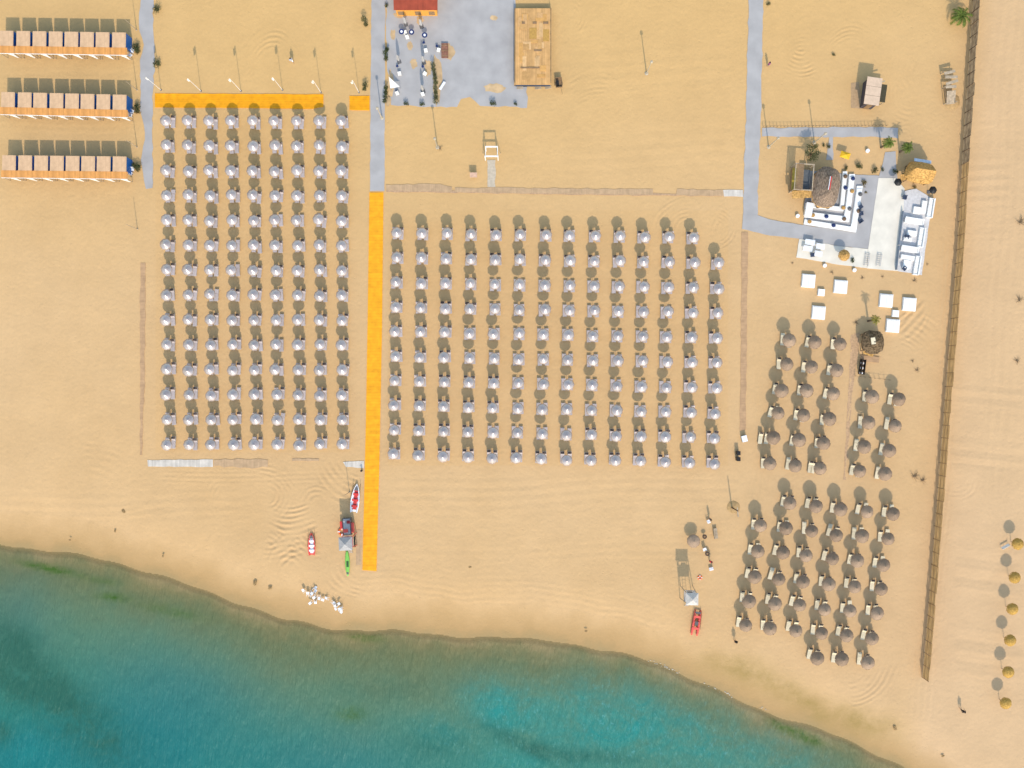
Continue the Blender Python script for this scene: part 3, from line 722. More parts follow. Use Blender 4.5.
# ------------------------------------------------------------------ white chairs, plants, posts by the cabanas
def make_chair():
    r = empty('plastic_chair')
    MB().box(0, 0, .43, .46, .46, .04).build('seat', M_whitepl, r)
    MB().box(0, .24, .68, .46, .04, .46, 0, math.radians(-10)).build('backrest', M_whitepl, r)
    for sx in (-1, 1):
        for sy in (-1, 1): MB().tube((sx * .21, sy * .21, 0), (sx * .19, sy * .19, .41), .022).build('leg', M_whitepl, r)
        MB().box(sx * .245, -.02, .64, .05, .44, .035).build('armrest', M_whitepl, r)
    return r
chair = make_chair()
def make_shrub(m, rad, h, n=260, leaf=.13, name='shrub'):
    r = empty(name)
    tr = MB(); 
    for i in range(4):
        a = i * 1.6 + .3; tr.tube((0, 0, 0), (math.cos(a) * rad * .5, math.sin(a) * rad * .5, h * .7), .03, .012)
    tr.build('stem', M_trunk, r)
    blobs = [(rnd.uniform(-.5, .5) * rad, rnd.uniform(-.5, .5) * rad, h * rnd.uniform(.35, .75), rad * rnd.uniform(.4, .7)) for _ in range(7)]
    def fn():
        b = rnd.choice(blobs); v = Vector((rnd.gauss(0, 1), rnd.gauss(0, 1), rnd.gauss(0, .8))).normalized() * b[3] * rnd.uniform(.4, 1)
        return (b[0] + v.x, b[1] + v.y, max(.05, b[2] + v.z * .9))
    MB().leaves(fn, n, leaf).build('foliage', m, r)
    return r
sh_dark = make_shrub(M_leaf, .75, 1.2); sh_ol = make_shrub(M_leafol, .7, 1.0); sh_dry = make_shrub(M_leafdry, .55, .6, 120, .12)
def put_shrub(proto, px, py, label, group=None, sc=1.0, h=.6, cat='shrub', scz=None):
    x, y = at(px, py, h); o = spawn(proto, USED, (x, y, 0), rnd.uniform(0, 6)); o.scale = (sc, sc, scz or sc); tag(o, label, cat, group); return o
for k, (nm, cy) in enumerate((('northernmost', 47), ('middle', 107), ('southernmost', 165))):
    put_shrub(sh_dark, 136.5, cy + 1, 'dark green shrub between the %s cabana row and the left grey path' % nm, 'shrubs at the ends of the cabana rows', 1.05)
    put_shrub(sh_dry, 136.8, cy + 4.5, 'brown dry shrub just below the green one, end of %s cabana row' % nm, 'dry shrubs at the ends of the cabana rows', .8)
    for j, (dx, dy, w) in enumerate(((130.5, 3, 'upper'), (133.5, 7, 'middle'), (131.5, 11, 'lower'))):
        x, y = g(dx, cy + dy - 2); o = spawn(chair, USED, (x, y, 0), rnd.uniform(-.8, 3)); 
        tag(o, 'white plastic chair, %s of three at the right end of the %s cabana row' % (w, nm), 'chair', 'white chairs at the cabana ends')
put_shrub(sh_ol, 156.5, 8.5, 'small olive shrub on the sand at the top of the left grey path', 'small shrubs along the left path', 1.0)
put_shrub(sh_ol, 156.5, 63.5, 'small olive shrub on sand right of left path, above the orange platform', 'small shrubs along the left path', 1.0)
def make_pole(h, r=.035, base=.12, m=None, name='lamp_post', arm=False):
    o = empty(name)
    MB().tube((0, 0, 0), (0, 0, h), r, r * .6, 8).build('pole', m or M_darkgrey, o)
    MB().lathe([(base, 0), (base, .06), (r, .12)], 10).build('base', m or M_darkgrey, o)
    if arm: MB().lathe([(.09, h), (.22, h + .1), (.2, h + .4), (.02, h + .5)], 10).build('lantern', m or M_darkgrey, o)
    return o
thin = make_pole(4.4, .06, .14, M_woodpale, 'post')
for (px, py, lab) in ((136.5, 30, 'thin tall post above the northernmost cabana row by left path'), (137, 90, 'thin tall post above the middle cabana row beside left path'),
                      (137, 147, 'thin tall post above the southernmost cabana row by left path'), (137.5, 229, 'thin tall post on sand below the southernmost cabana row'),
                      (349.5, 492, 'thin tall post on sand between the white boardwalk and red white boat'), (732, 533, 'thin tall post on open sand left of lower thatched block')):
    if py == 533: continue
    x, y = g(px, py); o = spawn(thin, USED, (x, y, 0)); tag(o, lab, 'post', 'thin tall posts on the sand')
def make_flag(h):
    o = empty('flag_pole')
    MB().tube((0, 0, 0), (0, 0, h), .045, .03, 8).build('pole', M_white, o)
    MB().lathe([(.14, 0), (.14, .06), (.05, .12)], 10).build('base', M_darkgrey, o)
    f = MB(); n = 10; vs = []; fs = []
    for i in range(n + 1):
        t = i / n
        for j in range(3): vs.append((-.05 - .36 * t, .10 * math.sin(t * 8 + j * .6), h - .1 - j * .5 - .35 * t))
    for i in range(n):
        for j in range(2): fs.append((i * 3 + j, i * 3 + j + 1, i * 3 + j + 4, i * 3 + j + 3))
    f.add(vs, fs); fo = f.build('flag', M_padwhite, o); so = fo.modifiers.new('t', 'SOLIDIFY'); so.thickness = .01
    return o
flag = make_flag(6.2)
for i, (px, py) in enumerate(((161, 90), (201, 91), (241, 91), (282.5, 90), (321, 92.5), (359, 92.5))):
    x, y = g(px, py); o = spawn(flag, USED, (x, y, 0), rnd.uniform(-.5, .5))
    tag(o, 'white flag on a tall white pole, %s from the left above the left field' % ORD[i + 1], 'flag', 'white flags above the left parasol field')

HB_ = None
# ------------------------------------------------------------------ trees
def make_palm(h, fr, m, n=18, name='palm_tree', lean=(0, 0)):
    o = empty(name); t = MB(); k = 6
    for i in range(k):
        a = i / k; b = (i + 1) / k
        t.tube((lean[0] * a * a, lean[1] * a * a, h * a), (lean[0] * b * b, lean[1] * b * b, h * b), .17 - .06 * a, .17 - .06 * b, 8)
    t.build('trunk', M_trunk, o)
    c = MB()
    for i in range(n):
        az = i * 2.399; up = .9 - 1.0 * (i / n) + rnd.uniform(-.1, .1); L_ = fr * rnd.uniform(.8, 1.1)
        prev = None; seg = 9; pts = []
        d = Vector((math.cos(az), math.sin(az), 0)); p = Vector((lean[0], lean[1], h)); e = up
        for s_ in range(seg + 1):
            pts.append(p.copy()); p = p + (d * math.cos(e) + Vector((0, 0, 1)) * math.sin(e)) * (L_ / seg); e -= .22
        side = Vector((-d.y, d.x, 0))
        for s_ in range(seg):
            w = .22 * fr * math.sin(PI * min(1, (s_ + .8) / (seg + 1.2))) ** .7
            a, b = pts[s_], pts[s_ + 1]
            for sg in (-1, 1):
                q = a + side * sg * w * .9 + (b - a) * 1.2 - Vector((0, 0, w * .35))
                q2 = a + (b - a) * .55
                c.add([a, q2, q], [(0, 1, 2)]); c.add([q2, b, b + side * sg * w * .85 + (b - a) * 1.1 - Vector((0, 0, w * .4))], [(0, 1, 2)])
    c.build('crown', m, o)
    return o
palm_a = make_palm(3.3, 1.2, M_palm, 24); palm_y = make_palm(3.4, 1.0, M_palmy, 18); palm_b = make_palm(1.9, 2.1, M_palm, 20)
for (proto, px, py, lab) in ((palm_a, 881, 147.5, 'green palm tree left of the round shadow, above the club terrace entrance'),
                             (palm_a, 899.6, 152, 'green palm tree over the round shadow beside the orange thatched bar'),
                             (palm_y, 868, 321, 'yellow green palm tree just above the dark thatched kiosk'), (palm_b, 956.5, 20.5, 'large green palm tree beside the top end of the long fence')):
    x, y = g(px, py); o = spawn(proto, USED, (x, y, 0), rnd.uniform(0, 6)); tag(o, lab, 'palm tree')
def make_tree():
    o = empty('olive_tree'); t = MB(); t.tube((0, 0, 0), (0, 0, 1.3), .16, .11, 8)
    bl = []
    for i in range(6):
        a = i * 1.05; e = (math.cos(a) * .75, math.sin(a) * 1.05, 2.1 + .3 * (i % 2)); t.tube((0, 0, 1.2), e, .08, .03, 6); bl.append((*e, .55))
    bl += [(0, .2, 2.7, .6), (.1, -.5, 2.5, .5)]
    t.build('trunk', M_trunk, o)
    def fn():
        b = rnd.choice(bl); v = Vector((rnd.gauss(0, 1), rnd.gauss(0, 1), rnd.gauss(0, 1))).normalized() * b[3] * rnd.uniform(.35, 1.05); return (b[0] + v.x, b[1] + v.y, b[2] + v.z)
    MB().leaves(fn, 1100, .12).build('crown', M_leafol, o); return o
x, y = at(812.5, 152.5, 2.2); o = make_tree(); o.location = (x, y, 0); tag(o, 'olive green leafy tree right behind the open bar hut', 'tree')

# ------------------------------------------------------------------ plaza at the top
b = empty('red_roofed_building', (*g(416, -14), 0))
bx0, by0 = b.location.x, b.location.y
W = 43 / S; k = (CAM_H - 3) / CAM_H
MB().box(0, .3, 1.5, W * k - .3, 6.2, 3.0).build('wall', M_orangep if False else mat('orange_render', (0.72, 0.33, 0.06), .8, var=.06), b)
rf = MB(); 
rf.add([(-W / 2, -3.0, 3.02), (W / 2, -3.0, 3.02), (W / 2, .2, 3.7), (-W / 2, .2, 3.7), (-W / 2, 3.5, 3.02), (W / 2, 3.5, 3.02), (-W / 2, -3.0, 2.9), (W / 2, -3.0, 2.9), (W / 2, 3.5, 2.9), (-W / 2, 3.5, 2.9)],
       [(0, 1, 2, 3), (3, 2, 5, 4), (6, 7, 1, 0), (8, 9, 4, 5), (7, 8, 5, 2, 1), (9, 6, 0, 3, 4), (9, 8, 7, 6)])
rf.build('roof', M_redroof, b)
for dx in (-2.4, 0.2, 2.3): MB().box(dx, -2.82, 1.2, .9, .06, 1.4).build('shutter', M_wood, b)
# its front wall stands just below the picture's top edge
b.location = (at(415.6, 10, 3.0)[0], at(415.6, 10, 3.0)[1] + 3.0, 0)
tag(b, 'building with red sheet roof and orange front wall at the top of the plaza', 'building')

st = empty('timber_stage', (*at(533, 46.5, 1.0), 0))
MB().box(0, 0, .96, 37 / S, 76 / S, .08).build('deck', M_deckor, st)
fr = MB()
for sx in (-1, 1): fr.box(sx * (37 / S / 2 - .06), 0, .46, .08, 76 / S - .3, .90)
for sy in (-1, 1): fr.box(0, sy * (76 / S / 2 - .06), .46, 37 / S - .4, .08, .90)
fr.build('skirt', mat('dark_blue_skirt', (.03, .05, .09), .8), st)
rl = MB()
for sx in (-1, 1):
    for i in range(7): rl.box(sx * 2.74, -5.6 + i * 1.87, 1.24, .08, .08, .5)
    rl.box(sx * 2.74, 0, 1.52, .07, 11.4, .06)
rl.build('railing', M_wood, st)
for (dx, dy, w, h) in ((-.9, 3.2, .9, 1.6), (1.6, 2.9, .8, 1.5), (.3, -1.0, 1.3, .25), (-.5, -3.2, 2.6, .18), (-1.7, 4.0, .5, .3), (.2, 4.0, .5, .3), (1.7, 4.0, .8, .3)):
    pass
MB().box(-.45, -3.25, 1.06, 2.9, .22, .06).build('crosspiece', M_wood, st)
MB().box(.75, -.6, 1.06, 1.2, .25, .06).build('crosspiece', M_wood, st)
for (dx, dy, w, h) in ((-1.45, 3.6, .5, .35), (.25, 3.6, .6, .3), (1.95, 3.6, .8, .35)): MB().box(dx, dy, 1.06, w, h, .06).build('hatch', M_wood, st)
for (dx, dy, w, h) in ((.0, 2.0, 1.1, 1.7), (2.0, 1.7, .9, 1.8)): MB().box(dx, dy, 1.015, w, h, .03).build('panel', mat('darker_stage_panel', (.47, .27, .07), .8), st)
for i in range(26):
    w_, h_ = rnd.choice(((.58, 1.5), (.88, .9), (1.2, .5), (.58, 2.2), (1.18, 1.2))); t_ = rnd.choice(range(4))
    pm_ = mat('stage_patch_%s' % ('pale', 'tan', 'amber', 'brown')[t_], ((.60, .37, .17), (.60, .35, .15), (.57, .31, .10), (.51, .29, .11))[t_], .85, var=.12, scale=2)
    MB().box(rnd.uniform(-2.1, 2.1), rnd.uniform(-5.0, 5.0), 1.003 + i * .0016, w_, h_, .03).build('plank_patch', pm_, st)
tag(st, 'large raised timber stage with orange brown planks right of the grey plaza', 'stage')
for i, (px, py, w, h_) in enumerate(((520, 87, 6, 4), (538, 87, 5, 3.5), (548, 86.5, 5, 4))):
    x, y = g(px, py); o = empty('pallet', (x, y, 0), .1 * i)
    s_ = MB()
    for q in range(5): s_.box(-.4 + .2 * q, 0, .12, .13, .7, .03)
    s_.build('slat', M_woodpale, o)
    for yy in (-.3, 0, .3): MB().box(0, yy, .05, .95, .09, .10).build('bearer', M_woodpale, o)
    tag(o, 'pale wooden pallet lying below the timber stage, %s of three' % ('left', 'middle', 'right')[i], 'pallet', 'pallets below the stage')
o = empty('wooden_cart', (*g(558.5, 84), 0), .08)
MB().box(0, 0, .55, .95, 1.5, .06).build('bed', M_wood, o)
sd = MB()
for sx in (-1, 1): sd.box(sx * .48, 0, .78, .05, 1.5, .36)
for sy in (-1, 1): sd.box(0, sy * .74, .78, .89, .05, .36)
sd.build('side', M_wood, o)
for sx in (-1, 1):
    w = MB().lathe([(.28, -.04), (.28, .04), (.05, .05)], 16); 
    w.v = [(sx * .55 + z, x, y + .28) for (x, y, z) in w.v]; w.build('wheel', M_black, o)
MB().box(-.2, -.1, .85, .4, .7, .5).build('load', M_black, o)
MB().tube((.3, -.75, .6), (.45, -1.7, .3), .03).build('handle', M_wood, o)
tag(o, 'dark wooden cart with a black load right of the timber stage', 'cart')

# hedges and shrubs in the sand beds of the plaza
def make_hedge(L_, w, h, m):
    o = empty('hedge'); t = MB(); n = int(L_ / .7)
    for i in range(n): t.tube((0, -L_ / 2 + (i + .5) * .7, 0), (0, -L_ / 2 + (i + .5) * .7, h * .7), .03, .015)
    t.build('stem', M_trunk, o)
    lum = [(rnd.uniform(-.25, .25) * w, -L_ / 2 + (i + .5) * .7, h * rnd.uniform(.4, .75), w * rnd.uniform(.35, .6)) for i in range(n)]
    def fn():
        b_ = rnd.choice(lum); v = Vector((rnd.gauss(0, 1), rnd.gauss(0, 1), rnd.gauss(0, 1))).normalized() * b_[3] * rnd.uniform(.4, 1.1); return (b_[0] + v.x, b_[1] + v.y * 1.1, max(.03, b_[2] + v.z * .9))
    MB().leaves(fn, int(L_ * 200), .11).build('foliage', m, o); return o
for (px, y0, y1, m, lab) in ((386.3, 44, 62, M_leaf, 'dark green hedge on the middle grey path, upper one left of plaza'), (386.5, 84, 105, M_leaf, 'dark green hedge on the middle grey path, lower one left of plaza'),
                             (435, 61, 105, M_leafol, 'long narrow hedge in the sand strip below the brown crate'), (366, 17, 28, M_leaf, 'short hedge on sand left of the middle path, upper one'), (366.3, 82, 93, M_leaf, 'short hedge on sand left of middle path, lower one above orange platform')):
    o = make_hedge((y1 - y0) / S, .85, 1.5, m); x, y = g(px, (y0 + y1) / 2); o.location = (x, y, 0); tag(o, lab, 'hedge')
for (px, py, sc, lab) in ((406, 103.5, .6, 'small dark shrub at the lower plaza edge, left of three'), (422, 104, .6, 'small dark shrub at the lower plaza edge below slanting shadow'), (493, 103.5, .75, 'green shrub with blue shadow at the lower right plaza edge'), (515.5, 103.5, .45, 'tiny dark shrub at the far right end of lower plaza edge'), (386.5, 5, .5, 'small shrub at the top of the middle grey path')):
    put_shrub(sh_dark, px, py, lab, 'shrubs around the plaza', sc, scz=sc * 1.35)
# closed white parasols leaning dark shadows over the plaza, and tables
def make_closed():
    o = empty('folded_parasol'); MB().tube((0, 0, 0), (0, 0, 3.0), .03, n=8).build('pole', M_alu, o)
    MB().lathe([(.10, .9), (.24, 1.1), (.24, 2.0), (.17, 2.8), (.02, 3.3)], 12, flute=.25).build('canopy', M_grey, o)
    MB().box(0, 0, .05, .6, .6, .10).build('base', M_darkgrey, o); return o
closed = make_closed()
for (px, py, lab) in ((399.3, 62, 'folded parasol on the plaza beside the white sail, left of others'), (424, 63, 'folded parasol on plaza below the brown round tables, upper right'), (423.3, 91.5, 'folded parasol at the lower plaza near small dark shrub'), (406, 25, 'folded parasol just below the red roofed building, left'), (421.7, 27, 'folded parasol just below the red roofed building, right')):
    x, y = g(px, py); o = spawn(closed, USED, (x, y, 0), .3); tag(o, lab, 'parasol', 'folded parasols on the plaza')
def make_table(m, h, r, top):
    o = empty('round_table'); MB().lathe([(.001, h - .04), (r, h - .04), (r, h), (.001, h)], 20).build('tabletop', m, o)
    MB().tube((0, 0, .04), (0, 0, h - .04), .04, n=8).build('leg', M_darkgrey, o); MB().lathe([(.001, 0), (r * .6, 0), (r * .6, .03), (.001, .04)], 16).build('foot', M_darkgrey, o)
    MB().lathe([(r * .45, h + .004), (r * .45, h + .03), (.001, h + .035)], 16).build('centre_plate', top, o); return o
tnavy = make_table(M_navy, 1.1, .42, M_whitepl)
for (px, py, lab) in ((401.5, 31.5, 'navy high round table with white centre, left of three on plaza'), (411.5, 32, 'navy high round table with white centre, middle of three on plaza'), (424.6, 35, 'navy high round table with white centre, right of three on plaza')):
    x, y = at(px, py, 1.1); o = spawn(tnavy, USED, (x, y, 0)); tag(o, lab, 'table', 'navy tables on the plaza')
def make_stool():
    o = empty('stool'); MB().lathe([(.001, .46), (.2, .46), (.2, .5), (.001, .5)], 14).build('seat', M_navy, o)
    for a in range(4): MB().tube((.2 * math.cos(a * 1.57), .2 * math.sin(a * 1.57), 0), (.12 * math.cos(a * 1.57), .12 * math.sin(a * 1.57), .46), .018).build('leg', M_darkgrey, o)
    return o
stool = make_stool()
for (px, py, lab) in ((397.5, 67, 'navy stool below the left folded parasol on the plaza'), (424, 43.5, 'navy stool below the right navy round table'), (423, 67.5, 'navy stool above a white armchair on the plaza'), (437, 47, 'navy stool left of the brown crate on plaza'), (397, 92, 'navy stool under the white sail on plaza')):
    x, y = g(px, py); o = spawn(stool, USED, (x, y, 0)); tag(o, lab, 'stool', 'navy stools on the plaza')
def make_armchair():
    o = empty('armchair'); MB().box(0, 0, .3, .55, .6, .25).build('seat', M_padwhite, o); MB().box(0, .32, .55, .75, .12, .6).build('backrest', M_padwhite, o)
    for sx in (-1, 1): MB().box(sx * .33, -.03, .4, .1, .58, .45).build('armrest', M_padwhite, o)
    return o
arm = make_armchair()
for i, (px, py, lab) in enumerate(((405.5, 33.5, 'white armchair between two navy round tables on the plaza'), (399.8, 74.5, 'white armchair below the left navy stool on plaza'), (426, 51.5, 'white armchair below the upper right navy stool on plaza'), (425, 74.5, 'white armchair at right of the middle folded parasol'), (438.8, 51, 'white armchair left of brown crate on plaza'), (423, 95, 'white armchair beside the lowest folded parasol on plaza'), (397.5, 94, 'white armchair just below the white sail on plaza'), (407.5, 38, 'white armchair below left navy round table on plaza'))):
    x, y = g(px, py); o = spawn(arm, USED, (x, y, 0), rnd.uniform(-.6, .6)); o.scale = (.68, .68, .8); tag(o, lab, 'armchair', 'white armchairs on the plaza')
o = empty('shade_sail', (*g(395, 86), 0))
sv = [(-.75, .95, 1.5), (.85, -.45, 1.15), (-.55, -.75, 1.3)]
q = MB(); q.add(sv + [(a, b_, c - .03) for a, b_, c in sv], [(0, 2, 1), (3, 4, 5), (0, 1, 4, 3), (1, 2, 5, 4), (2, 0, 3, 5)]); q.build('sail', M_padwhite, o)
for p in sv: MB().tube((p[0], p[1], 0), (p[0], p[1], p[2] + .1), .03).build('post', M_alu, o)
tag(o, 'white triangular shade sail standing at the left side of the plaza', 'shade sail')
o = empty('crate', (*g(445, 51.5), 0))
MB().box(0, 0, .42, 1.05, 2.25, .06).build('lid', M_pinkwood, o); MB().box(0, 0, .2, .95, 2.1, .38).build('side', M_pinkwood, o)
for yy in (-.8, 0, .8): MB().box(0, yy, .465, 1.0, .1, .03).build('batten', M_wood, o)
tag(o, 'long red brown wooden crate on the plaza right of the hedge', 'crate')
o = empty('bench', (*g(442.5, 86.5), 0), 1.0)
MB().box(0, 0, .43, 1.4, .4, .05).build('seat', M_whitepl, o)
for sx in (-1, 1): MB().box(sx * .55, 0, .2, .07, .36, .40).build('leg', M_alu, o)
tag(o, 'slanting white bench on plaza right of the long narrow hedge', 'bench')

# ------------------------------------------------------------------ lamp posts and tall poles
lamp = make_pole(5.3, .10, .3, mat('sand_grey_paint', (.45, .38, .28), .6), 'lamp_post', True)
for (px, py, lab) in ((437.5, 147.5, 'dark lamp post on the sand below the plaza hedge'), (382, 118, 'dark lamp post on the middle grey path beside orange platform'), (646.5, 73.5, 'dark lamp post alone on the upper middle sand'), (768.6, 147, 'dark lamp post on sand at the right edge of right path'), (814.3, 142.5, 'dark lamp post beside the olive tree')):
    x, y = g(px, py); o = spawn(lamp, USED, (x, y, 0)); tag(o, lab, 'lamp post', 'dark lamp posts')
o = make_pole(4.3, .12, .25, M_wooddk, 'lifeguard_pole'); x, y = g(731.7, 507.5); o.location = (x, y, 0); tag(o, 'dark wooden pole standing in a tan sand mound left of thatched block', 'pole')
mo = MB().lathe([(1.05, -.02), (.8, .12), (.4, .22), (.05, .26)], 20, *g(733.5, 507), jag=.05).build('sand_mound', mat('mound_sand', (.46, .30, .14), .95, var=.15, spec=.1), smooth=True); structure(mo)
o = empty('plank', (*g(737.5, 512), .16), .12); MB().box(0, 0, 0, .2, 1.5, .05).build('board', M_woodpale, o); tag(o, 'pale plank leaning on the sand mound by the dark pole', 'plank')

# portal above the boardwalk
o = empty('timber_portal', (*at(491.5, 151.5, 2.7), 0)); o.scale = (1, 1, 1.17)
for yy, w in ((.72, 1.9), (-.72, 2.1)):
    MB().box(0, yy, 2.3, w, .2, .14).build('crossbeam', M_white, o)
    for sx in (-1, 1): MB().box(sx * (w / 2 - .08), yy, 1.11, .13, .13, 2.22).build('post', M_white, o)
for sx in (-1, 1): MB().box(sx * .9, 0, 2.22, .09, 1.24, .1, 0).build('side_rail', M_white, o)
for sx in (-1, 1): MB().tube((sx * 1.35, 0.3, .05), (sx * .98, 0.1, 2.1), .04).build('brace', M_woodpale, o)
tag(o, 'white timber portal of two crossbeams over the short pale boardwalk', 'portal')
o = empty('notice_board', (*g(473.8, 174.5), 0))
for sx in (-1, 1): MB().box(sx * .38, 0, .55, .08, .08, 1.1).build('post', M_woodpale, o)
MB().box(0, -.062, .62, 1.0, .04, .85, 0, math.radians(0)).build('panel', M_woodpale, o); MB().box(0, -.30, 1.12, 1.1, .75, .04, 0, math.radians(20)).build('canopy', mat('pink_wood', (.46, .30, .22), .8), o)
tag(o, 'small pale wooden notice board on sand left of the white portal', 'notice board')

# ------------------------------------------------------------------ people
def make_person(top, bottom, pose='stand', hat=None, seed=0):
    r = empty('person')
    bm = bmesh.new(); sk = bm.verts.layers.skin.verify()
    def V(x, y, z, rad, root=False):
        v = bm.verts.new((x, y, z)); v[sk].radius = (rad, rad); v[sk].use_root = root; return v
    def E(*vs):
        for a, b_ in zip(vs, vs[1:]): bm.edges.new((a, b_))
    pel = V(0, 0, .95, .13, True); wai = V(0, 0, 1.10, .12); che = V(0, 0, 1.32, .145); nk = V(0, 0.0, 1.47, .06)
    h1 = V(0, -.01, 1.56, .082); h2 = V(0, -.02, 1.64, .098); h3 = V(0, -.01, 1.72, .07)
    E(pel, wai, che, nk, h1, h2, h3); nose = V(0, -.115, 1.625, .016); E(h2, nose)
    st = .16 if pose == 'walk' else .02
    for sx in (-1, 1):
        sh = V(sx * .18, 0, 1.40, .06); el = V(sx * .24, .02 + sx * st * .5, 1.12, .045); wr = V(sx * .26, -.06 + sx * st, .88, .032); pm = V(sx * .262, -.075 + sx * st, .82, .036)
        E(che, sh, el, wr, pm)
        for k_, (dx, ln) in enumerate(((-.028, .055), (-.010, .075), (.010, .08), (.028, .065))):
            f1 = V(sx * .262 + dx, -.085 + sx * st, .82 - ln * .7, .009); f2 = V(sx * .262 + dx, -.105 + sx * st, .82 - ln * 1.25, .008); E(pm, f1, f2)
        th = V(sx * .245, -.115 + sx * st, .80, .010); E(pm, th)
        hp = V(sx * .09, 0, .88, .095); kn = V(sx * .10, -.02 - sx * st, .50, .06); an = V(sx * .10, .03 - sx * st * 1.6, .09, .042); to = V(sx * .11, -.13 - sx * st * 1.6, .04, .038)
        E(pel, hp, kn, an, to)
    me = bpy.data.meshes.new('body'); bm.to_mesh(me); bm.free(); me.materials.append(M_skin)
    bo = bpy.data.objects.new('body', me); COL.objects.link(bo); bo.parent = r
    bo.modifiers.new('s', 'SKIN'); sb = bo.modifiers.new('ss', 'SUBSURF'); sb.levels = 1; sb.render_levels = 1
    MB().lathe([(.185, 1.02), (.18, 1.15), (.205, 1.33), (.19, 1.43), (.10, 1.485)], 14, sx=1.0, sy=.82).build('shirt', top, r, smooth=True)
    s_ = MB()
    for sx in (-1, 1): s_.tube((sx * .18, 0, 1.41), (sx * .228, .02 + sx * st * .35, 1.2), .078, .066, 10)
    s_.build('sleeve', top, r)
    s_ = MB(); s_.lathe([(.165, .86), (.182, .97), (.178, 1.03)], 14, sy=.85)
    for sx in (-1, 1): s_.tube((sx * .09, 0, .92), (sx * .10, -.015 - sx * st * .9, .56), .112, .088, 10)
    s_.build('shorts', bottom, r)
    MB().lathe([(.112, 1.63), (.118, 1.70), (.085, 1.765), (.001, 1.78)], 12, 0, .012).build('hair' if hat is None else 'hat', hat or M_hair, r, smooth=True)
    return r
C_lb = mat('pale_blue_cloth', (.42, .47, .55), .85); C_grey = mat('grey_cloth', (.2, .2, .22), .85); C_pur = mat('purple_cloth', (.32, .06, .20), .85); C_blk = mat('black_cloth', (.02, .018, .018), .85); C_red = mat('red_cloth', (.68, .03, .05), .8); C_brn = mat('brown_cloth', (.16, .10, .06), .85)
for (px, py, top, bot, pose, hat, rot, lab) in (
    (292.5, 62, C_lb, mat('white_cloth', (.75, .75, .78), .85), 'walk', None, .4, 'person in pale blue walking on the sand below the concentric furrows'),
    (767.5, 66, C_pur, C_grey, 'stand', None, 1.2, 'person in purple top standing beside the right grey path'),
    (709, 518.5, C_brn, C_grey, 'stand', None, 2.2, 'person in brown standing above the pale bench on the beach'),
    (709.5, 560.5, C_red, C_blk, 'stand', None, 2.8, 'person in red shirt and black shorts near the white cool box'),
    (960.3, 709, C_blk, C_blk, 'walk', None, 3.4, 'person in black walking alone beyond the end of the fence'),
    (734.5, 640, C_blk, C_blk, 'stand', None, .2, 'person in black standing below the lower thatched block')):
    p = make_person(top, bot, pose, hat); p.location = (*g(px, py), 0); p.rotation_euler = (0, 0, rot); tag(p, lab, 'person')

# ------------------------------------------------------------------ sheds at upper right
def roofed_shed():
    o = empty('beach_hut', (*at(873.3, 91, 2.7), 0), math.radians(-8))
    MB().box(0, 0, 1.28, 1.75, 3.9, 2.56).build('wall', mat('dark_hut_wall', (.07, .06, .07), .8), o)
    rp = MB()
    for i in range(3): rp.box(0, -1.4 + 1.4 * i, 2.64, 2.3, 1.36, .09)
    rp.build('roof', mat('pinkish_boards', (.62, .45, .32), .85, var=.08, scale=2), o)
    rp = MB()
    for i in range(2): rp.box(0, -.7 + 1.4 * i, 2.63, 2.3, .035, .1)
    rp.build('roof_joint', M_wooddk, o)
    MB().box(.0, -1.98, 1.05, .8, .05, 2.0).build('door', M_wood, o)
    MB().box(1.55, .1, 2.0, 1.3, 2.7, .07, 0).build('side_awning', mat('olive_net', (.07, .06, .035), .9), o)
    for yy in (-1.1, 1.3): MB().box(2.1, yy, .98, .08, .08, 1.96).build('post', M_woodpale, o)
    MB().box(1.25, 1.75, 2.1, 1.0, .18, .09, .4).build('beam', M_woodpale, o)
    return o
o = roofed_shed(); tag(o, 'dark beach hut with pale pink boarded roof and side awning', 'hut')
sheet('sand_pad', [(851, 83), (859, 82), (862, 109), (851, 108)], .03, mat('darker_sand', (.42, .28, .16), .95, var=.1, spec=.1), .05)  # patch somewhat darker than the sand around it
o = empty('ruined_platform', (*at(950.5, 86, 1.3), 0), math.radians(6))
for i, (dx, dy, w, z, rt) in enumerate(((.1, 2.1, 1.7, 1.3, .15), (.25, 1.35, 1.9, 1.35, -.1), (.3, .55, 1.9, 1.3, .2), (.1, -.1, 1.6, 1.25, -.06))):
    MB().box(dx, dy, z, w, .42, .10, rt).build('board', M_woodpale, o)
for sx in (-1, 1):
    for yy in (-2.4, 0, 2.3): MB().box(sx * .75, yy, .62, .12, .12, 1.24).build('post', M_woodpale, o)
MB().box(-.75, -1.2, .9, .1, 2.3, .12).build('rail', M_wood, o)
MB().box(.15, -1.6, .75, 1.35, 2.0, .10, 0, .35).build('ramp', M_woodpale, o)
tag(o, 'ruined wooden platform with loose bleached boards beside the long fence', 'platform')
mo = MB().lathe([(1.3, -.02), (.9, .2), (.4, .36), (.02, .4)], 18, *g(952, 102), jag=.06).build('sand_mound', MATS['mound_sand'], smooth=True); structure(mo)

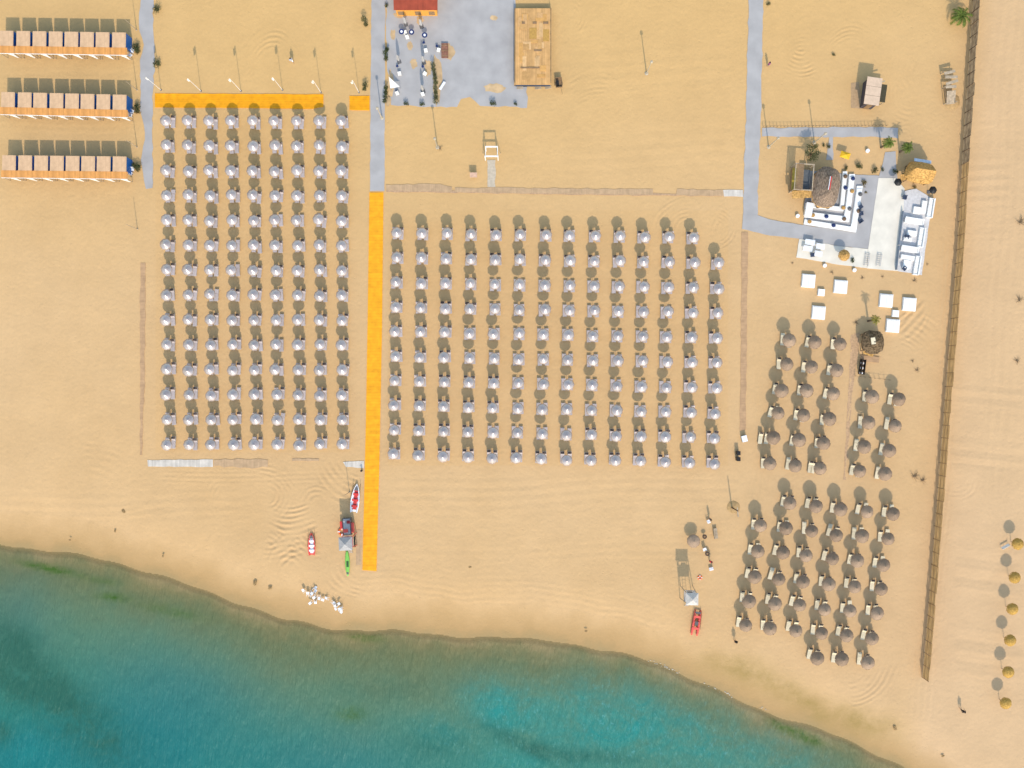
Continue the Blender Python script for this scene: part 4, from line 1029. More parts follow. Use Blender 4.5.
# ------------------------------------------------------------------ long fence
def fence():
    base = [(974, -12), (966.3, 100), (962, 165), (957.2, 250), (952.8, 305), (945, 400), (937.2, 500), (930, 590), (922.6, 677)]
    pts = []
    for a, b_ in zip(base, base[1:]):
        n = max(1, int(math.hypot(b_[0] - a[0], b_[1] - a[1]) / 12.4))
        for i in range(n): pts.append((a[0] + (b_[0] - a[0]) * i / n, a[1] + (b_[1] - a[1]) * i / n))
    pts.append(base[-1])
    o = empty('reed_fence', (*g(*base[4]), 0)); ox, oy = o.location.x, o.location.y
    lo = MB(); up = MB()
    for i, (a, b_) in enumerate(zip(pts, pts[1:])):
        xa, ya = g(*a); xb, yb = g(*b_); cx, cy = (xa + xb) / 2 - ox, (ya + yb) / 2 - oy
        L_ = math.hypot(xb - xa, yb - ya); rot = math.atan2(yb - ya, xb - xa)
        hh = (2.3 if a[1] > 160 else 2.4) + rnd.uniform(-.12, .12)
        r2 = rot + rnd.uniform(-.012, .012); dx_, dy_ = math.cos(r2) * (L_ / 2 - .02), math.sin(r2) * (L_ / 2 - .02); ln_ = rnd.uniform(-.05, .05)
        (lo if a[1] > 160 else up).add([(cx - dx_, cy - dy_, .02), (cx + dx_, cy + dy_, .02), (cx + dx_ + ln_, cy + dy_, hh), (cx - dx_ + ln_, cy - dy_, hh + rnd.uniform(-.06, .06))], [(0, 1, 2, 3)])
    m1 = mat('reed_screen', (0.52, 0.35, 0.17), .95, var=.28, scale=1.4, stretch=(.5, .5, 3), spec=.1, trans=.65, bump=.5, bscale=12)
    m2 = mat('dark_net_screen', (0.36, 0.28, 0.19), .95, var=.3, scale=1.4, spec=.1, trans=.55)
    lo.build('reed_screen', m1, o); up.build('net_screen', m2, o)
    for i, p in enumerate(pts):
        x, y = g(*p); 
        MB().tube((x - ox - .09, y - oy, 0), (x - ox - .09, y - oy, 2.5 if p[1] > 160 else 2.6), .055, .045, 6).build('post', M_wood if p[1] > 160 else M_wooddk, o)
    for z in (.8, 1.9):
        rl = MB()
        for a, b_ in zip(pts, pts[1:]):
            xa, ya = g(*a); xb, yb = g(*b_); rl.tube((xa - ox - .055, ya - oy, z), (xb - ox - .055, yb - oy, z), .022, n=5)
        rl.build('rail', M_wood, o)
    tag(o, 'long reed fence running from the top of the beach to near the sea', 'fence')
fence()
# low post and rope fence above the cross path
def rope_fence(p0, p1, n, lab):
    o = empty('rope_fence', (*g(*p0), 0)); x1, y1 = g(*p1); dx, dy = x1 - o.location.x, y1 - o.location.y
    for i in range(n):
        t = i / (n - 1); MB().tube((dx * t, dy * t, 0), (dx * t, dy * t, .75), .035).build('post', M_wood, o)
    MB().tube((0, 0, .68), (dx, dy, .68), .018, n=5).build('rope', M_twig, o); tag(o, lab, 'fence')
rope_fence((763, 127), (886, 126), 36, 'low fence of short posts and rope along the cross path')
rope_fence((855, 376), (889, 380), 8, 'low post and rope fence above the upper right thatched block')

# ------------------------------------------------------------------ beach club
ROT = math.radians(-9)
# open bar hut
o = empty('open_bar', (*at(804, 177, 2.8), 0), math.radians(-4))
for sx in (-1, 1):
    for sy in (-1, 1): MB().box(sx * 1.35, sy * 1.95, 1.4, .14, .14, 2.8).build('post', M_woodpale, o)
for sy in (-1, 1): MB().box(0, sy * 1.95, 2.87, 2.9, .16, .13).build('beam', M_woodpale, o)
for sx in (-1, 1): MB().box(sx * 1.35, 0, 2.87, .14, 3.70, .128).build('beam', M_woodpale, o)
rm = MB()
for i in range(9): rm.box(-1.15 + .22 * i * .55, 0, 2.955, .09, 3.9, .05)
rm.build('slatted_roof', M_wood, o)
MB().box(-1.1, -.1, .55, .5, 3.4, 1.1).build('counter', M_wood, o)
MB().box(-.9, -.1, 1.13, .9, 3.5, .06).build('countertop', mat('olive_yellow_top', (.42, .30, .05), .7), o)
MB().box(.75, -.2, .8, 1.0, 3.2, 1.6).build('back_wall', mat('dark_cupboard', (.10, .11, .12), .7), o)  # plain dark grey box facing the counter
MB().box(-.1, -1.45, .75, 1.2, .6, 1.5).build('fridge', M_navy, o)
MB().box(-.05, -2.55, 2.45, 2.9, 1.15, .07, .12, math.radians(8)).build('front_awning', M_thatcho, o)
tag(o, 'open wooden bar with slatted roof left of the big thatched hut', 'bar')

def thatch_hut(px, py, h, Lx, Ly, eave, m, label, name='thatched_hut', ridge=.35, rot=ROT, walls=True, axis_='y', m2=None):
    o = empty(name, (*at(px, py, (h + eave) / 2), 0), rot)
    n = 32
    def ring(fx, fy, z, jag):
        out = []
        for i in range(n):
            a = 2 * PI * i / n; c, s_ = math.cos(a), math.sin(a)
            c = math.copysign(abs(c) ** .75, c); s_ = math.copysign(abs(s_) ** .75, s_)
            out.append((c * fx + rnd.uniform(-jag, jag), s_ * fy + rnd.uniform(-jag, jag), z + rnd.uniform(-jag, jag) * .7))
        return out
    R = [ring(Lx / 2, Ly / 2, eave, .07)]
    for t in (.25, .5, .75, 1.0):
        if axis_ == 'y': fx, fy = Lx / 2 * (1 - t) + .03, Ly / 2 * (1 - t) + Ly * ridge / 2 * t
        else: fx, fy = Lx / 2 * (1 - t) + Lx * ridge / 2 * t, Ly / 2 * (1 - t) + .03
        R.append(ring(fx, fy, eave + (h - eave) * t ** .9, .045 if t < 1 else .01))
    vs = sum(R, []); fs = []
    for k_ in range(len(R) - 1):
        for i in range(n): j = (i + 1) % n; fs.append((k_ * n + i, k_ * n + j, (k_ + 1) * n + j, (k_ + 1) * n + i))
    fs.append(tuple(range((len(R) - 1) * n, len(R) * n)))
    MB().add(vs, fs).build('roof', m, o)
    lw = ring(Lx / 2 * 1.02, Ly / 2 * 1.02, eave - .3, .09); MB().add(R[0] + lw, [(i, (i + 1) % n, (i + 1) % n + n, i + n) for i in range(n)]).build('fringe', m2 or m, o)
    if walls:
        for sx in (-1, 0, 1):
            for sy in (-1, 1): MB().tube((sx * Lx * .36, sy * Ly * .36, 0), (sx * Lx * .36, sy * Ly * .36, eave + .1), .08, n=8).build('post', M_wood, o)
        MB().box(0, 0, .55, Lx * .45, Ly * .45, 1.1).build('bar_counter', M_wood, o)
    tag(o, label, 'hut'); return o
hut = thatch_hut(828.3, 186, 4.3, 4.1, 6.2, 2.4, M_thatchb, 'big grey brown thatched hut with a red ridge board', m2=M_thatcho)
MB().box(0, .25, 4.33, .12, 2.0, .10).build('ridge_board', M_red, hut)
MB().box(-.16, .25, 4.27, .1, 2.0, .06).build('ridge_trim', M_whitepl, hut)
oh = thatch_hut(923.5, 171, 4.5, 4.4, 3.3, 2.3, M_thatcho, 'orange thatched bar hut with dark north side beside the palm', axis_='x', ridge=.7, rot=math.radians(-9))
MB().box(0, 1.75, 2.45, 2.6, .5, .05, 0, -.2).build('awning', mat('pale_blue_awning', (.55, .62, .70), .5), oh)
MB().box(-2.1, -.9, 1.6, 1.1, .9, .06, .3, .2).build('side_awning', M_thatcho, oh)

# stepped white seating, three angled tiers round the hut
tiers = [('inner', [u(345, 250), u(366, 250), u(348, 440), u(200, 422), u(203, 403), u(330, 418)], .50),
         ('middle', [u(377, 262), u(404, 262), u(376, 492), u(162, 468), u(166, 440), u(352, 463)], .42),
         ('outer', [u(414, 318), u(442, 318), u(410, 540), u(160, 500), u(164, 478), u(385, 513)], .34)]
for nm, poly, h in tiers:
    o = empty('seating_tier', (*g(*poly[2]), 0)); ox, oy = o.location.x, o.location.y
    P = [g(*p) for p in poly]; P = [(a - ox, b_ - oy) for a, b_ in P]
    MB().prism(P, 0, h).build('platform', M_white, o)
    c = [(sum(p[0] for p in P[:3]) / 3, 0)]
    def inset(a, b_, cc, d, f=.14):
        ctr = ((a[0] + b_[0] + cc[0] + d[0]) / 4, (a[1] + b_[1] + cc[1] + d[1]) / 4)
        return [(p[0] + (ctr[0] - p[0]) * f, p[1] + (ctr[1] - p[1]) * f) for p in (a, b_, cc, d)]
    MB().prism(inset(P[0], P[1], P[2], P[5]), h, h + .10).build('cushion', M_padwhite, o)
    MB().prism(inset(P[2], P[3], P[4], P[5]), h, h + .10).build('cushion', M_padwhite, o)
    tag(o, '%s of the three angled white seating tiers wrapped around the big thatched hut' % nm, 'seating', 'white seating tiers around the hut')
def make_sofa(L_, D=.85, ends=True):
    o = empty('sofa'); MB().box(0, -.08, .2, L_ - .30, D - .2, .38).build('base', M_white, o)
    n = 2 if L_ < 2.2 else 3; w = (L_ - .34) / n
    for i in range(n): MB().box(-L_ / 2 + .17 + w * (i + .5), -.10, .46, w - .03, D - .28, .13).build('cushion', M_padwhite, o)
    MB().box(0, D / 2 - .09, .4, L_, .18, .8).build('backrest', M_white, o)
    for sx in (-1, 1): MB().box(sx * (L_ / 2 - .07), -.1, .31, .14, D - .21, .62).build('armrest', M_white, o)
    return o
SOF = [((765, 425), 3.0, 90, 'long white sofa at the right, nearest the orange thatched hut'), ((686, 487), 2.9, 0, 'wide white sofa across the top of the lounge corner'),
       ((720, 566), 3.0, 90, 'long white sofa at the right of the lounge corner, middle one'), ((665, 622), 2.7, 0, 'wide white sofa across the lounge corner, below the middle table'),
       ((700, 700), 2.9, 90, 'long white sofa at the lower right end of the terrace')]
for (p, L_, r_, lab) in SOF:
    o = make_sofa(L_); o.location = (*g(*u(*p)), 0); o.rotation_euler = (0, 0, math.radians(-r_ - 9)); tag(o, lab, 'sofa', 'white sofas along the terrace edge')
def make_cube(w, d, h, name, m=M_padwhite):
    o = empty(name); MB().box(0, 0, h / 2 - .04, w, d, h - .08).build('base', M_white, o); MB().box(0, 0, h, w * .94, d * .94, .08).build('cushion', m, o); return o
for (p, w, d, lab) in (((700, 436), 1.2, 1.1, 'square white pouf between the top sofas of the lounge corner'), ((733, 420), .8, 2.0, 'narrow white bench table beside the uppermost long sofa'), ((655, 662), 2.2, .7, 'low white bench just below the lower wide sofa'), ((652, 694), 1.2, 1.3, 'square white pouf at the bottom of the lounge corner'), ((676, 545), 1.5, .8, 'white low pouf beside the middle long sofa'), ((655, 575), 1.3, .6, 'white low pouf left of the middle long sofa')):
    o = make_cube(w, d, .42, 'pouf'); o.location = (*g(*u(*p)), .1); o.rotation_euler = (0, 0, ROT); tag(o, lab, 'pouf', 'white poufs in the lounge corner')
# screens behind the sofas (grey blue tops)
for (p, q_, lab) in (((632, 440), (612, 600), 'low grey screen along the upper left side of lounge corner'), ((612, 605), (600, 720), 'low grey screen along the lower left side of lounge corner')):
    a = g(*u(*p)); b_ = g(*u(*q_)); o = empty('low_screen', (*a, 0)); dx, dy = b_[0] - a[0], b_[1] - a[1]
    MB().box(dx / 2, dy / 2, .45, math.hypot(dx, dy), .06, .9, math.atan2(dy, dx)).build('panel', mat('blue_grey_screen', (.20, .24, .31), .6), o)
    for t in (0, .5, 1): MB().box(dx * t + .08, dy * t, .48, .07, .07, .96).build('post', M_alu, o)
    tag(o, lab, 'screen')
blackp = empty('black_parasol'); MB().lathe([(.62, 1.7), (.5, 1.8), (.2, 1.95), (.01, 2.02)], 12, flute=.1).build('canopy', M_black, blackp); MB().tube((0, 0, 0), (0, 0, 1.95), .03).build('pole', M_alu, blackp)
MB().box(0, 0, .05, .5, .5, .1).build('base', M_darkgrey, blackp)
for (p, lab) in (((617, 297), 'small black parasol at the upper right terrace corner'), ((785, 335), 'small black parasol right of the orange thatched hut')):
    o = spawn(blackp, USED, (*at(*u(*p), 1.9), 0)); tag(o, lab, 'parasol', 'small black parasols')
yp = empty('yellow_parasol', (*at(*u(362, 168), 1.3), 0), -.3)
q = MB(); q.add([(-.75, -.5, 1.2), (.75, -.5, 1.2), (.75, .5, 1.2), (-.75, .5, 1.2), (0, 0, 1.6)], [(0, 1, 4), (1, 2, 4), (2, 3, 4), (3, 0, 4)]); q.build('canopy', M_yellow, yp)
MB().tube((0, 0, 0), (0, 0, 1.55), .03).build('pole', M_alu, yp); MB().box(0, 0, .05, .4, .4, .1).build('base', M_darkgrey, yp); tag(yp, 'small rectangular yellow parasol on sand behind the seating tiers', 'parasol')
tw = make_straw(M_thatcho, .85, 2.3, 1.7, .05, name='straw_parasol'); tw.location = (*at(*u(360, 648), 2.0), 0); tag(tw, 'orange straw parasol standing on the lower white deck of the club', 'parasol')
for (p, lab, sc, pr) in (((455, 300), 'dry orange brown plant beside the upper right seating tier', 1.1, sh_dry), ((395, 305), 'dry brown plant on the middle seating tier', .8, sh_dry), ((430, 222), 'dark green shrub on sand behind the seating tiers', .8, sh_dark), ((505, 240), 'dark green shrub left of the paved terrace entrance', .75, sh_dark), ((370, 228), 'small green shrub near the top of inner seating tier', .5, sh_dark), ((545, 235), 'small green shrub on the paved terrace entrance', .45, sh_dark), ((655, 245), 'green shrub left of the orange thatched hut', 1.0, sh_dark), ((605, 245), 'dark shrub on the paved entrance beside orange hut', .7, sh_dark), ((690, 275), 'olive shrub below left corner of the orange hut', .9, sh_ol), ((285, 125), 'small olive shrub right of the olive tree', .55, sh_ol), ((262, 118), 'tiny dark shrub just right of the olive tree', .4, sh_dark), ((465, 345), 'tiny dry plant at the right of the outer seating tier', .5, sh_dry), ((400, 672), 'brown plant right of the orange straw parasol', .6, sh_dark), ((345, 655), 'dry plant under the orange straw parasol', .7, sh_dry), ((700, 320), 'dry plant between orange hut and lounge sofas', .7, sh_dry)):
    put_shrub(pr, *u(*p), lab, 'plants around the beach club', sc)
# white tables and shelves on the lower deck
for i, (p, L_, lab) in enumerate((((185, 590), 1.5, 'white slatted table at the upper left of the lower deck'), ((235, 610), 1.3, 'white slatted table in the middle of lower deck furniture'), ((175, 620), 1.4, 'white slatted table below the upper left deck table'), ((225, 645), 1.2, 'white slatted table at the lower edge of lower deck'))):
    o = empty('slatted_table', (*g(*u(*p)), .1), ROT)
    s_ = MB()
    for k_ in range(6): s_.box(0, -.35 + .14 * k_, .7, L_, .11, .03)
    s_.build('tabletop', M_whitepl, o)
    for sx in (-1, 1):
        for sy in (-1, 1): MB().box(sx * (L_ / 2 - .1), sy * .3, .34, .06, .06, .68).build('leg', M_whitepl, o)
    tag(o, lab, 'table', 'white tables on the lower deck')
for i, (p, lab) in enumerate((((200, 650), 'dark wicker chair at the lower edge of the lower deck'), ((430, 420), 'dark wicker chair at the upper right of outer seating tier'), ((432, 452), 'dark wicker chair at right of outer seating tier, middle of three'), ((428, 488), 'dark wicker chair at lower right of the outer seating tier'), ((640, 375), 'dark wicker chair between terrace and lounge sofas'), ((650, 565), 'dark wicker chair inside the lounge corner, upper one'), ((640, 715), 'dark wicker chair at the bottom of lounge corner'))):
    o = empty('wicker_chair', (*g(*u(*p)), .08), rnd.uniform(-1, 1)); m = mat('dark_blue_wicker', (.05, .07, .12), .7)
    MB().box(0, 0, .38, .55, .55, .12).build('seat', m, o); MB().box(0, .27, .65, .55, .08, .5).build('backrest', m, o)
    for sx in (-1, 1):
        MB().box(sx * .26, 0, .52, .07, .5, .16).build('armrest', m, o)
        for sy in (-1, 1): MB().box(sx * .22, sy * .2, .16, .05, .05, .32).build('leg', m, o)
    tag(o, lab, 'chair', 'dark wicker chairs at the club')
for (p, lab) in (((465, 150), 'white round drum table on sand behind the club'), ((130, 462), 'white drum table on sand left of the seating tiers'), ((260, 700), 'white drum table on the sand below the lower deck'), ((402, 722), 'white drum table below the terrace edge, left of the ladders')):
    o = empty('drum_table', (*g(*u(*p)), 0)); MB().lathe([(.001, 0), (.24, 0), (.3, .2), (.24, .42), (.001, .43)], 16).build('drum', M_whitepl, o); MB().lathe([(.28, .435), (.28, .47), (.001, .475)], 16).build('tabletop', M_whitepl, o); tag(o, lab, 'table', 'white drum tables around the club')
CUSH = [('inner', (355, 275)), ('inner', (356, 330)), ('inner', (345, 425)), ('inner', (270, 422)), ('inner', (222, 418)), ('middle', (392, 285)), ('middle', (388, 345)),
        ('middle', (376, 430)), ('middle', (350, 478)), ('middle', (265, 466)), ('middle', (200, 460)), ('outer', (428, 360)), ('outer', (420, 440)), ('outer', (300, 508)), ('outer', (185, 490))]
cu_m = [('navy', M_navy), ('brown', C_brn), ('grey', M_darkgrey), ('orange', M_thatcho)]
for i, (tn, p) in enumerate(CUSH):
    cn, cm = cu_m[(i * 7 + 1) % 4]; k_ = sum(1 for q_ in CUSH[:i + 1] if q_[0] == tn)
    o = empty('cushion', (*g(*u(*p)), {'inner': .6, 'middle': .52, 'outer': .44}[tn]), rnd.uniform(0, 1.5))
    MB().lathe([(.001, .0), (.30, .03), (.34, .10), (.28, .17), (.001, .20)], 12, flute=.06).build('cover', cm, o, smooth=True)
    MB().lathe([(.335, .085), (.35, .10), (.335, .115)], 12).build('piping', M_whitepl, o)
    tag(o, '%s cushion on the %s seating tier, %s from its upper right end' % (cn, tn, ORD[k_]), 'cushion', 'cushions on the seating tiers')
# wall box at left end of tiers
o = empty('white_cabinet', (*g(*u(180, 432)), 0), ROT); MB().box(0, 0, .45, 1.0, 1.9, .9).build('body', M_white, o); MB().box(0, 0, .925, 1.06, 1.96, .05).build('top', M_whitepl, o); MB().box(-.52, 0, .45, .03, .02, .7).build('door_gap', M_darkgrey, o)
tag(o, 'white cabinet at the left end of the seating tiers', 'cabinet')
for i, (p, lab) in enumerate((((462, 670), 'short white ladder rack on terrace bottom, left one'), ((520, 672), 'short white ladder rack on terrace bottom, right one'))):
    o = empty('slatted_rack', (*g(*u(*p)), .1), ROT)
    for sx in (-1, 1): MB().box(sx * .3, 0, .3, .06, 1.9, .06).build('rail', M_grey, o)
    s_ = MB()
    for k_ in range(6): s_.box(0, -.8 + .32 * k_, .3, .53, .06, .05)
    s_.build('rung', M_grey, o)
    for sx in (-1, 1):
        for sy in (-1, 1): MB().box(sx * .3, sy * .9, .135, .05, .05, .27).build('leg', M_grey, o)
    tag(o, lab, 'rack', 'racks on the terrace')

# ------------------------------------------------------------------ daybeds on the sand
big = make_cube(2.06, 2.06, .40, 'daybed')
for sx in (-1, 1): MB().box(sx * .50, 0, .475, .96, 1.93, .07).build('mattress', M_padwhite, big)
MB().box(0, .82, .545, 1.7, .22, .07, .03).build('bolster', mat('pale_grey_canvas', (.66, .64, .61), .85), big); small = make_cube(1.05, 1.05, .42, 'low_table')
for (p, lab) in (((250, 157), 'square white daybed, upper left one below the club deck'), ((415, 187), 'square white daybed right of the small left table'), ((302, 320), 'square white daybed nearest the upper left thatched block'), ((648, 258), 'square white daybed above the small right table'), ((767, 277), 'square white daybed furthest right, closest to the fence'), ((682, 387), 'square white daybed right beside the dark thatched kiosk')):
    o = spawn(big, USED, (*at(760 + p[0] / 5.12, 250 + p[1] / 5.12, .5), 0), math.radians(-5)); tag(o, lab, 'daybed', 'white daybeds on the sand')
for (p, lab) in (((315, 217), 'small square white table among the left three daybeds'), ((695, 325), 'small square white table among the right three daybeds')):
    o = spawn(small, USED, (*at(760 + p[0] / 5.12, 250 + p[1] / 5.12, .4), 0), math.radians(-5)); tag(o, lab, 'table', 'small tables between the daybeds')
kio = thatch_hut(874.5, 342, 3.1, 3.3, 3.5, 2.0, M_thatchk, 'dark thatched kiosk with a tan mat on its roof', axis_='x', ridge=.15, name='kiosk', rot=0)
MB().box(-.35, .15, 3.02, .65, 1.0, .10, .15, 0).build('roof_hatch', M_cream, kio)
MB().box(-.6, -1.6, 1.75, 1.6, .8, .07, -.35, .3).build('awning', M_thatcho, kio)
MB().box(.2, -2.5, .12, 2.8, .9, .08, -.1).build('doorstep', M_board, kio)
o = empty('striped_rack', (*g(861, 367), 0), -.12)
for i in range(6):
    MB().box(-.12 + .0 * i, -.95 + .38 * i, .75, .5, .26, .05).build('shelf', M_black if i % 2 else M_whitepl, o)
for sx in (-1, 1): MB().box(sx * .28, 0, .7, .06, 2.3, 1.4 if sx < 0 else .9).build('side', M_black, o)
tag(o, 'black rack with white stripes below left of the dark kiosk', 'rack')
def make_bin():
    o = empty('litter_bin'); MB().box(0, 0, .55, .5, .55, 1.0).build('body', M_black, o); MB().box(0, 0, 1.08, .56, .6, .06).build('lid', M_black, o); MB().box(0, 0, .025, .4, .45, .05).build('foot', M_darkgrey, o); return o
bn = make_bin()
for i, (px, py, lab) in enumerate(((738.3, 453, 'black litter bin, upper one of the pair below the brown boardwalk'), (738.3, 459, 'black litter bin, lower one of the pair below the brown boardwalk'))):
    o = spawn(bn, USED, (*at(px, py, .8), 0)); tag(o, lab, 'bin', 'black litter bins')
o = empty('pale_box', (*g(743.5, 438.5), 0), .25); MB().box(0, 0, .35, .75, .9, .7).build('body', mat('pale_grey_green', (.36, .35, .32), .8), o); MB().box(0, 0, .73, .8, .95, .06).build('lid', M_whitepl, o); tag(o, 'pale grey box at the lower end of the brown boardwalk', 'box')

# dry branches and brush
def make_brush(R_, n, name='dry_brush'):
    o = empty(name); b_ = MB(); c = MB()
    for i in range(n):
        a = rnd.uniform(0, 6.28); l = R_ * rnd.uniform(.4, 1.0); p0 = (rnd.uniform(-.15, .15), rnd.uniform(-.15, .15), .03); p1 = (math.cos(a) * l, math.sin(a) * l, rnd.uniform(.08, .5))
        b_.tube(p0, p1, .035, .01, 5)
        for k_ in range(3):
            t = rnd.uniform(.4, .9); q_ = [p0[j] + (p1[j] - p0[j]) * t for j in range(3)]; c.tube(q_, (q_[0] + rnd.uniform(-.3, .3), q_[1] + rnd.uniform(-.3, .3), q_[2] + rnd.uniform(0, .25)), .016, .006, 4)
    b_.build('branch', M_twig, o); c.build('twig', M_twig, o); return o
brush = make_brush(1.0, 12)
for (px, py, sc, lab) in ((912.5, 361, .45, 'tiny dry branch pile right of the kiosk daybeds, upper'), (916.5, 370, .6, 'small dry branch pile right of the kiosk daybeds, lower'), (914, 476, 1.0, 'dry branch pile at the right of the upper right thatched block'), (922, 480, .8, 'dry branch lying toward the long fence'), (1020, 222, 1.1, 'dry brush at right picture edge, level with the terrace'), (1019, 300, .9, 'dry brush at right picture edge, level with the daybeds'), (1017, 361, .8, 'dry brush at right picture edge, level with the kiosk'), (914, 280.5, .6, 'dry twig heap below the lower right lounge sofa'), (862, 278, .5, 'dry twig heap below the terrace racks'), (882, 276.5, .4, 'dry twig heap right below the terrace corner'), (792, 263, .35, 'dark twig heap left of the lower deck'), (832, 272.5, .5, 'twig heap on sand above the upper right left-hand daybed'), (927, 264, .35, 'dark twig heap right of the lounge sofas'), (856, 322, .7, 'dry twig heap above the dark kiosk'), (440, 148, .6, 'dry twig heap at the foot of the sand lamp post'), (1009, 545, .3, 'tiny brush beside the golden parasol farthest from the sea')):
    o = spawn(brush, USED, (*g(px, py), 0), rnd.uniform(0, 6)); o.scale = (sc, sc, sc); tag(o, lab, 'dry brush', 'dry brush on the sand')
def make_clump():
    o = empty('seaweed_clump'); MB().lathe([(.5, .0), (.42, .06), (.2, .12), (.001, .14)], 14, jag=.12, sx=1.5).build('heap', mat('dried_seaweed', (.33, .215, .10), .95, var=.4, scale=6, spec=.1), o)
    st_ = MB()
    for i in range(9): a = rnd.uniform(0, 6.28); st_.tube((.3 * math.cos(a), .2 * math.sin(a), .05), (rnd.uniform(.6, 1.1) * math.cos(a), rnd.uniform(.4, .8) * math.sin(a), .02), .03, .012, 5)
    st_.build('strand', M_twig, o); return o
clump = make_clump()
for (px, py, sc, lab) in ((123.5, 511, .8, 'dry seaweed clump on the left beach, topmost of the four there'), (115, 531, .5, 'dry seaweed clump on the left beach below the topmost one'), (163, 556, .5, 'small seaweed clump left of the lone red boat near water'), (70, 540, .4, 'small seaweed clump at the far left near the water'),
                          (470, 567, .55, 'dry seaweed clump on the bare sand right of the orange walkway'), (586, 631, .5, 'small dark seaweed clump at the water edge below the middle field'), (943, 756, .55, 'dark seaweed clump at the lower right water edge'), (255, 583, .9, 'large seaweed clump left of the fallen white chairs'), (270, 588, .7, 'seaweed clump just left of the fallen white chairs'), (895, 728, .8, 'seaweed clump below the lower thatched block near the water')):
    o = spawn(clump, USED, (*g(px, py), 0), rnd.uniform(0, 6)); sc *= .62; o.scale = (sc, sc, sc); tag(o, lab, 'seaweed', 'seaweed clumps on the beach')
put_shrub(sh_dark, 834.5, 54, 'tiny dark shrub alone on the sand right of the right path', None, .4)
put_shrub(sh_dark, 769, 3, 'reddish dark shrub at the top of right path', None, .5)

# ------------------------------------------------------------------ lifeguard towers and boats
def tower(px, py, h, rot, roofm, red, label, RR=1.0):
    o = empty('lifeguard_tower', (*g(px, py), 0), rot)
    for sx in (-1, 1):
        for sy in (-1, 1): MB().tube((sx * .95, sy * .95, 0), (sx * .7, sy * .7, h - .5), .06, n=8).build('leg', red, o)
    MB().box(0, 0, h * .52, 1.7, 1.7, .12).build('platform', M_grey, o)
    rl = MB()
    for sx in (-1, 1): rl.box(sx * .82, 0, h * .52 + .55, .05, 1.6, .07)
    rl.box(0, .82, h * .52 + .55, 1.58, .05, .07); rl.build('railing', red, o)
    MB().box(0, .35, h * .52 + .3, .7, .6, .45).build('seat', M_darkgrey, o)
    R = RR
    q = MB(); q.add([(-R, -R, h - .55), (R, -R, h - .55), (R, R, h - .55), (-R, R, h - .55), (0, 0, h + .15)], [(0, 1, 4), (1, 2, 4), (2, 3, 4), (3, 0, 4), (3, 2, 1, 0)]); q.build('roof', roofm, o)
    ld = MB()
    for sx in (-1, 1): ld.tube((sx * .25, -2.2, 0), (sx * .25, -.85, h * .52), .03)
    for k_ in range(8): t = (k_ + 1) / 9; ld.tube((-.25, -2.2 + 1.35 * t, h * .52 * t), (.25, -2.2 + 1.35 * t, h * .52 * t), .02)
    ld.build('ladder', M_alu, o)
    tag(o, label, 'lifeguard tower'); return o
tower(350.5, 539, 5.2, .05, M_grey, M_redfade, 'red legged lifeguard tower with grey roof beside the orange walkway')
t2 = tower(686.3, 592, 5.6, -.02, mat('pale_canvas_roof', (.50, .46, .42), .85), M_woodpale, 'pale lifeguard tower with long shadow left of the red catamaran', .92)
o = empty('equipment_locker', (*g(348, 526), 0), .06)
MB().box(0, 0, .55, 1.25, 2.6, 1.1).build('body', M_darkgrey, o); MB().box(0, .1, 1.13, 1.0, 2.3, .06).build('lid', M_grey, o)
for (dx, dy, w_, h_, m_) in ((-.85, .3, .45, 1.1, M_red), (.8, -.2, .4, 1.5, M_redfade), (-.2, -.55, .7, .5, M_redfade), (.3, .75, .5, .45, mat('dark_red_paint', (.30, .03, .03), .5))):
    MB().box(dx, dy, .62 if abs(dx) > .5 else 1.22, w_, h_, .5 if abs(dx) > .5 else .12).build('rescue_tube', m_, o)
tag(o, 'grey equipment locker with red rescue tubes above the grey roofed lifeguard tower', 'locker')
o = empty('rescue_buoy', (*g(342.3, 531.5), 0)); 
tor = MB(); n1, n2 = 18, 8; vs = []; fs = []
for i in range(n1):
    a = 2 * PI * i / n1
    for j in range(n2):
        b_ = 2 * PI * j / n2; rr = .32 + .1 * math.cos(b_); vs.append((rr * math.cos(a), rr * math.sin(a), .1 + .1 * math.sin(b_)))
for i in range(n1):
    for j in range(n2): fs.append((i * n2 + j, ((i + 1) % n1) * n2 + j, ((i + 1) % n1) * n2 + (j + 1) % n2, i * n2 + (j + 1) % n2))
tor.add(vs, fs).build('ring', M_orangep, o, smooth=True)
rp = MB()
for i in range(4): a = i * PI / 2; rp.box(.32 * math.cos(a), .32 * math.sin(a), .1, .24, .1, .22, a)
rp.build('band', M_whitepl, o); o.scale = (1.5, 1.5, 1.5)
tag(o, 'orange ring buoy lying left of the red legged lifeguard tower', 'buoy')
o = empty('ring_buoy', (*g(699.8, 577.5), 0)); tor.build('ring', M_orangep, o, smooth=True); rp2 = MB(); rp2.v = list(rp.v); rp2.f = list(rp.f); rp2.build('band', M_whitepl, o); o.scale = (.85, .85, .85); tag(o, 'small orange ring buoy on the sand above the pale lifeguard tower', 'buoy')
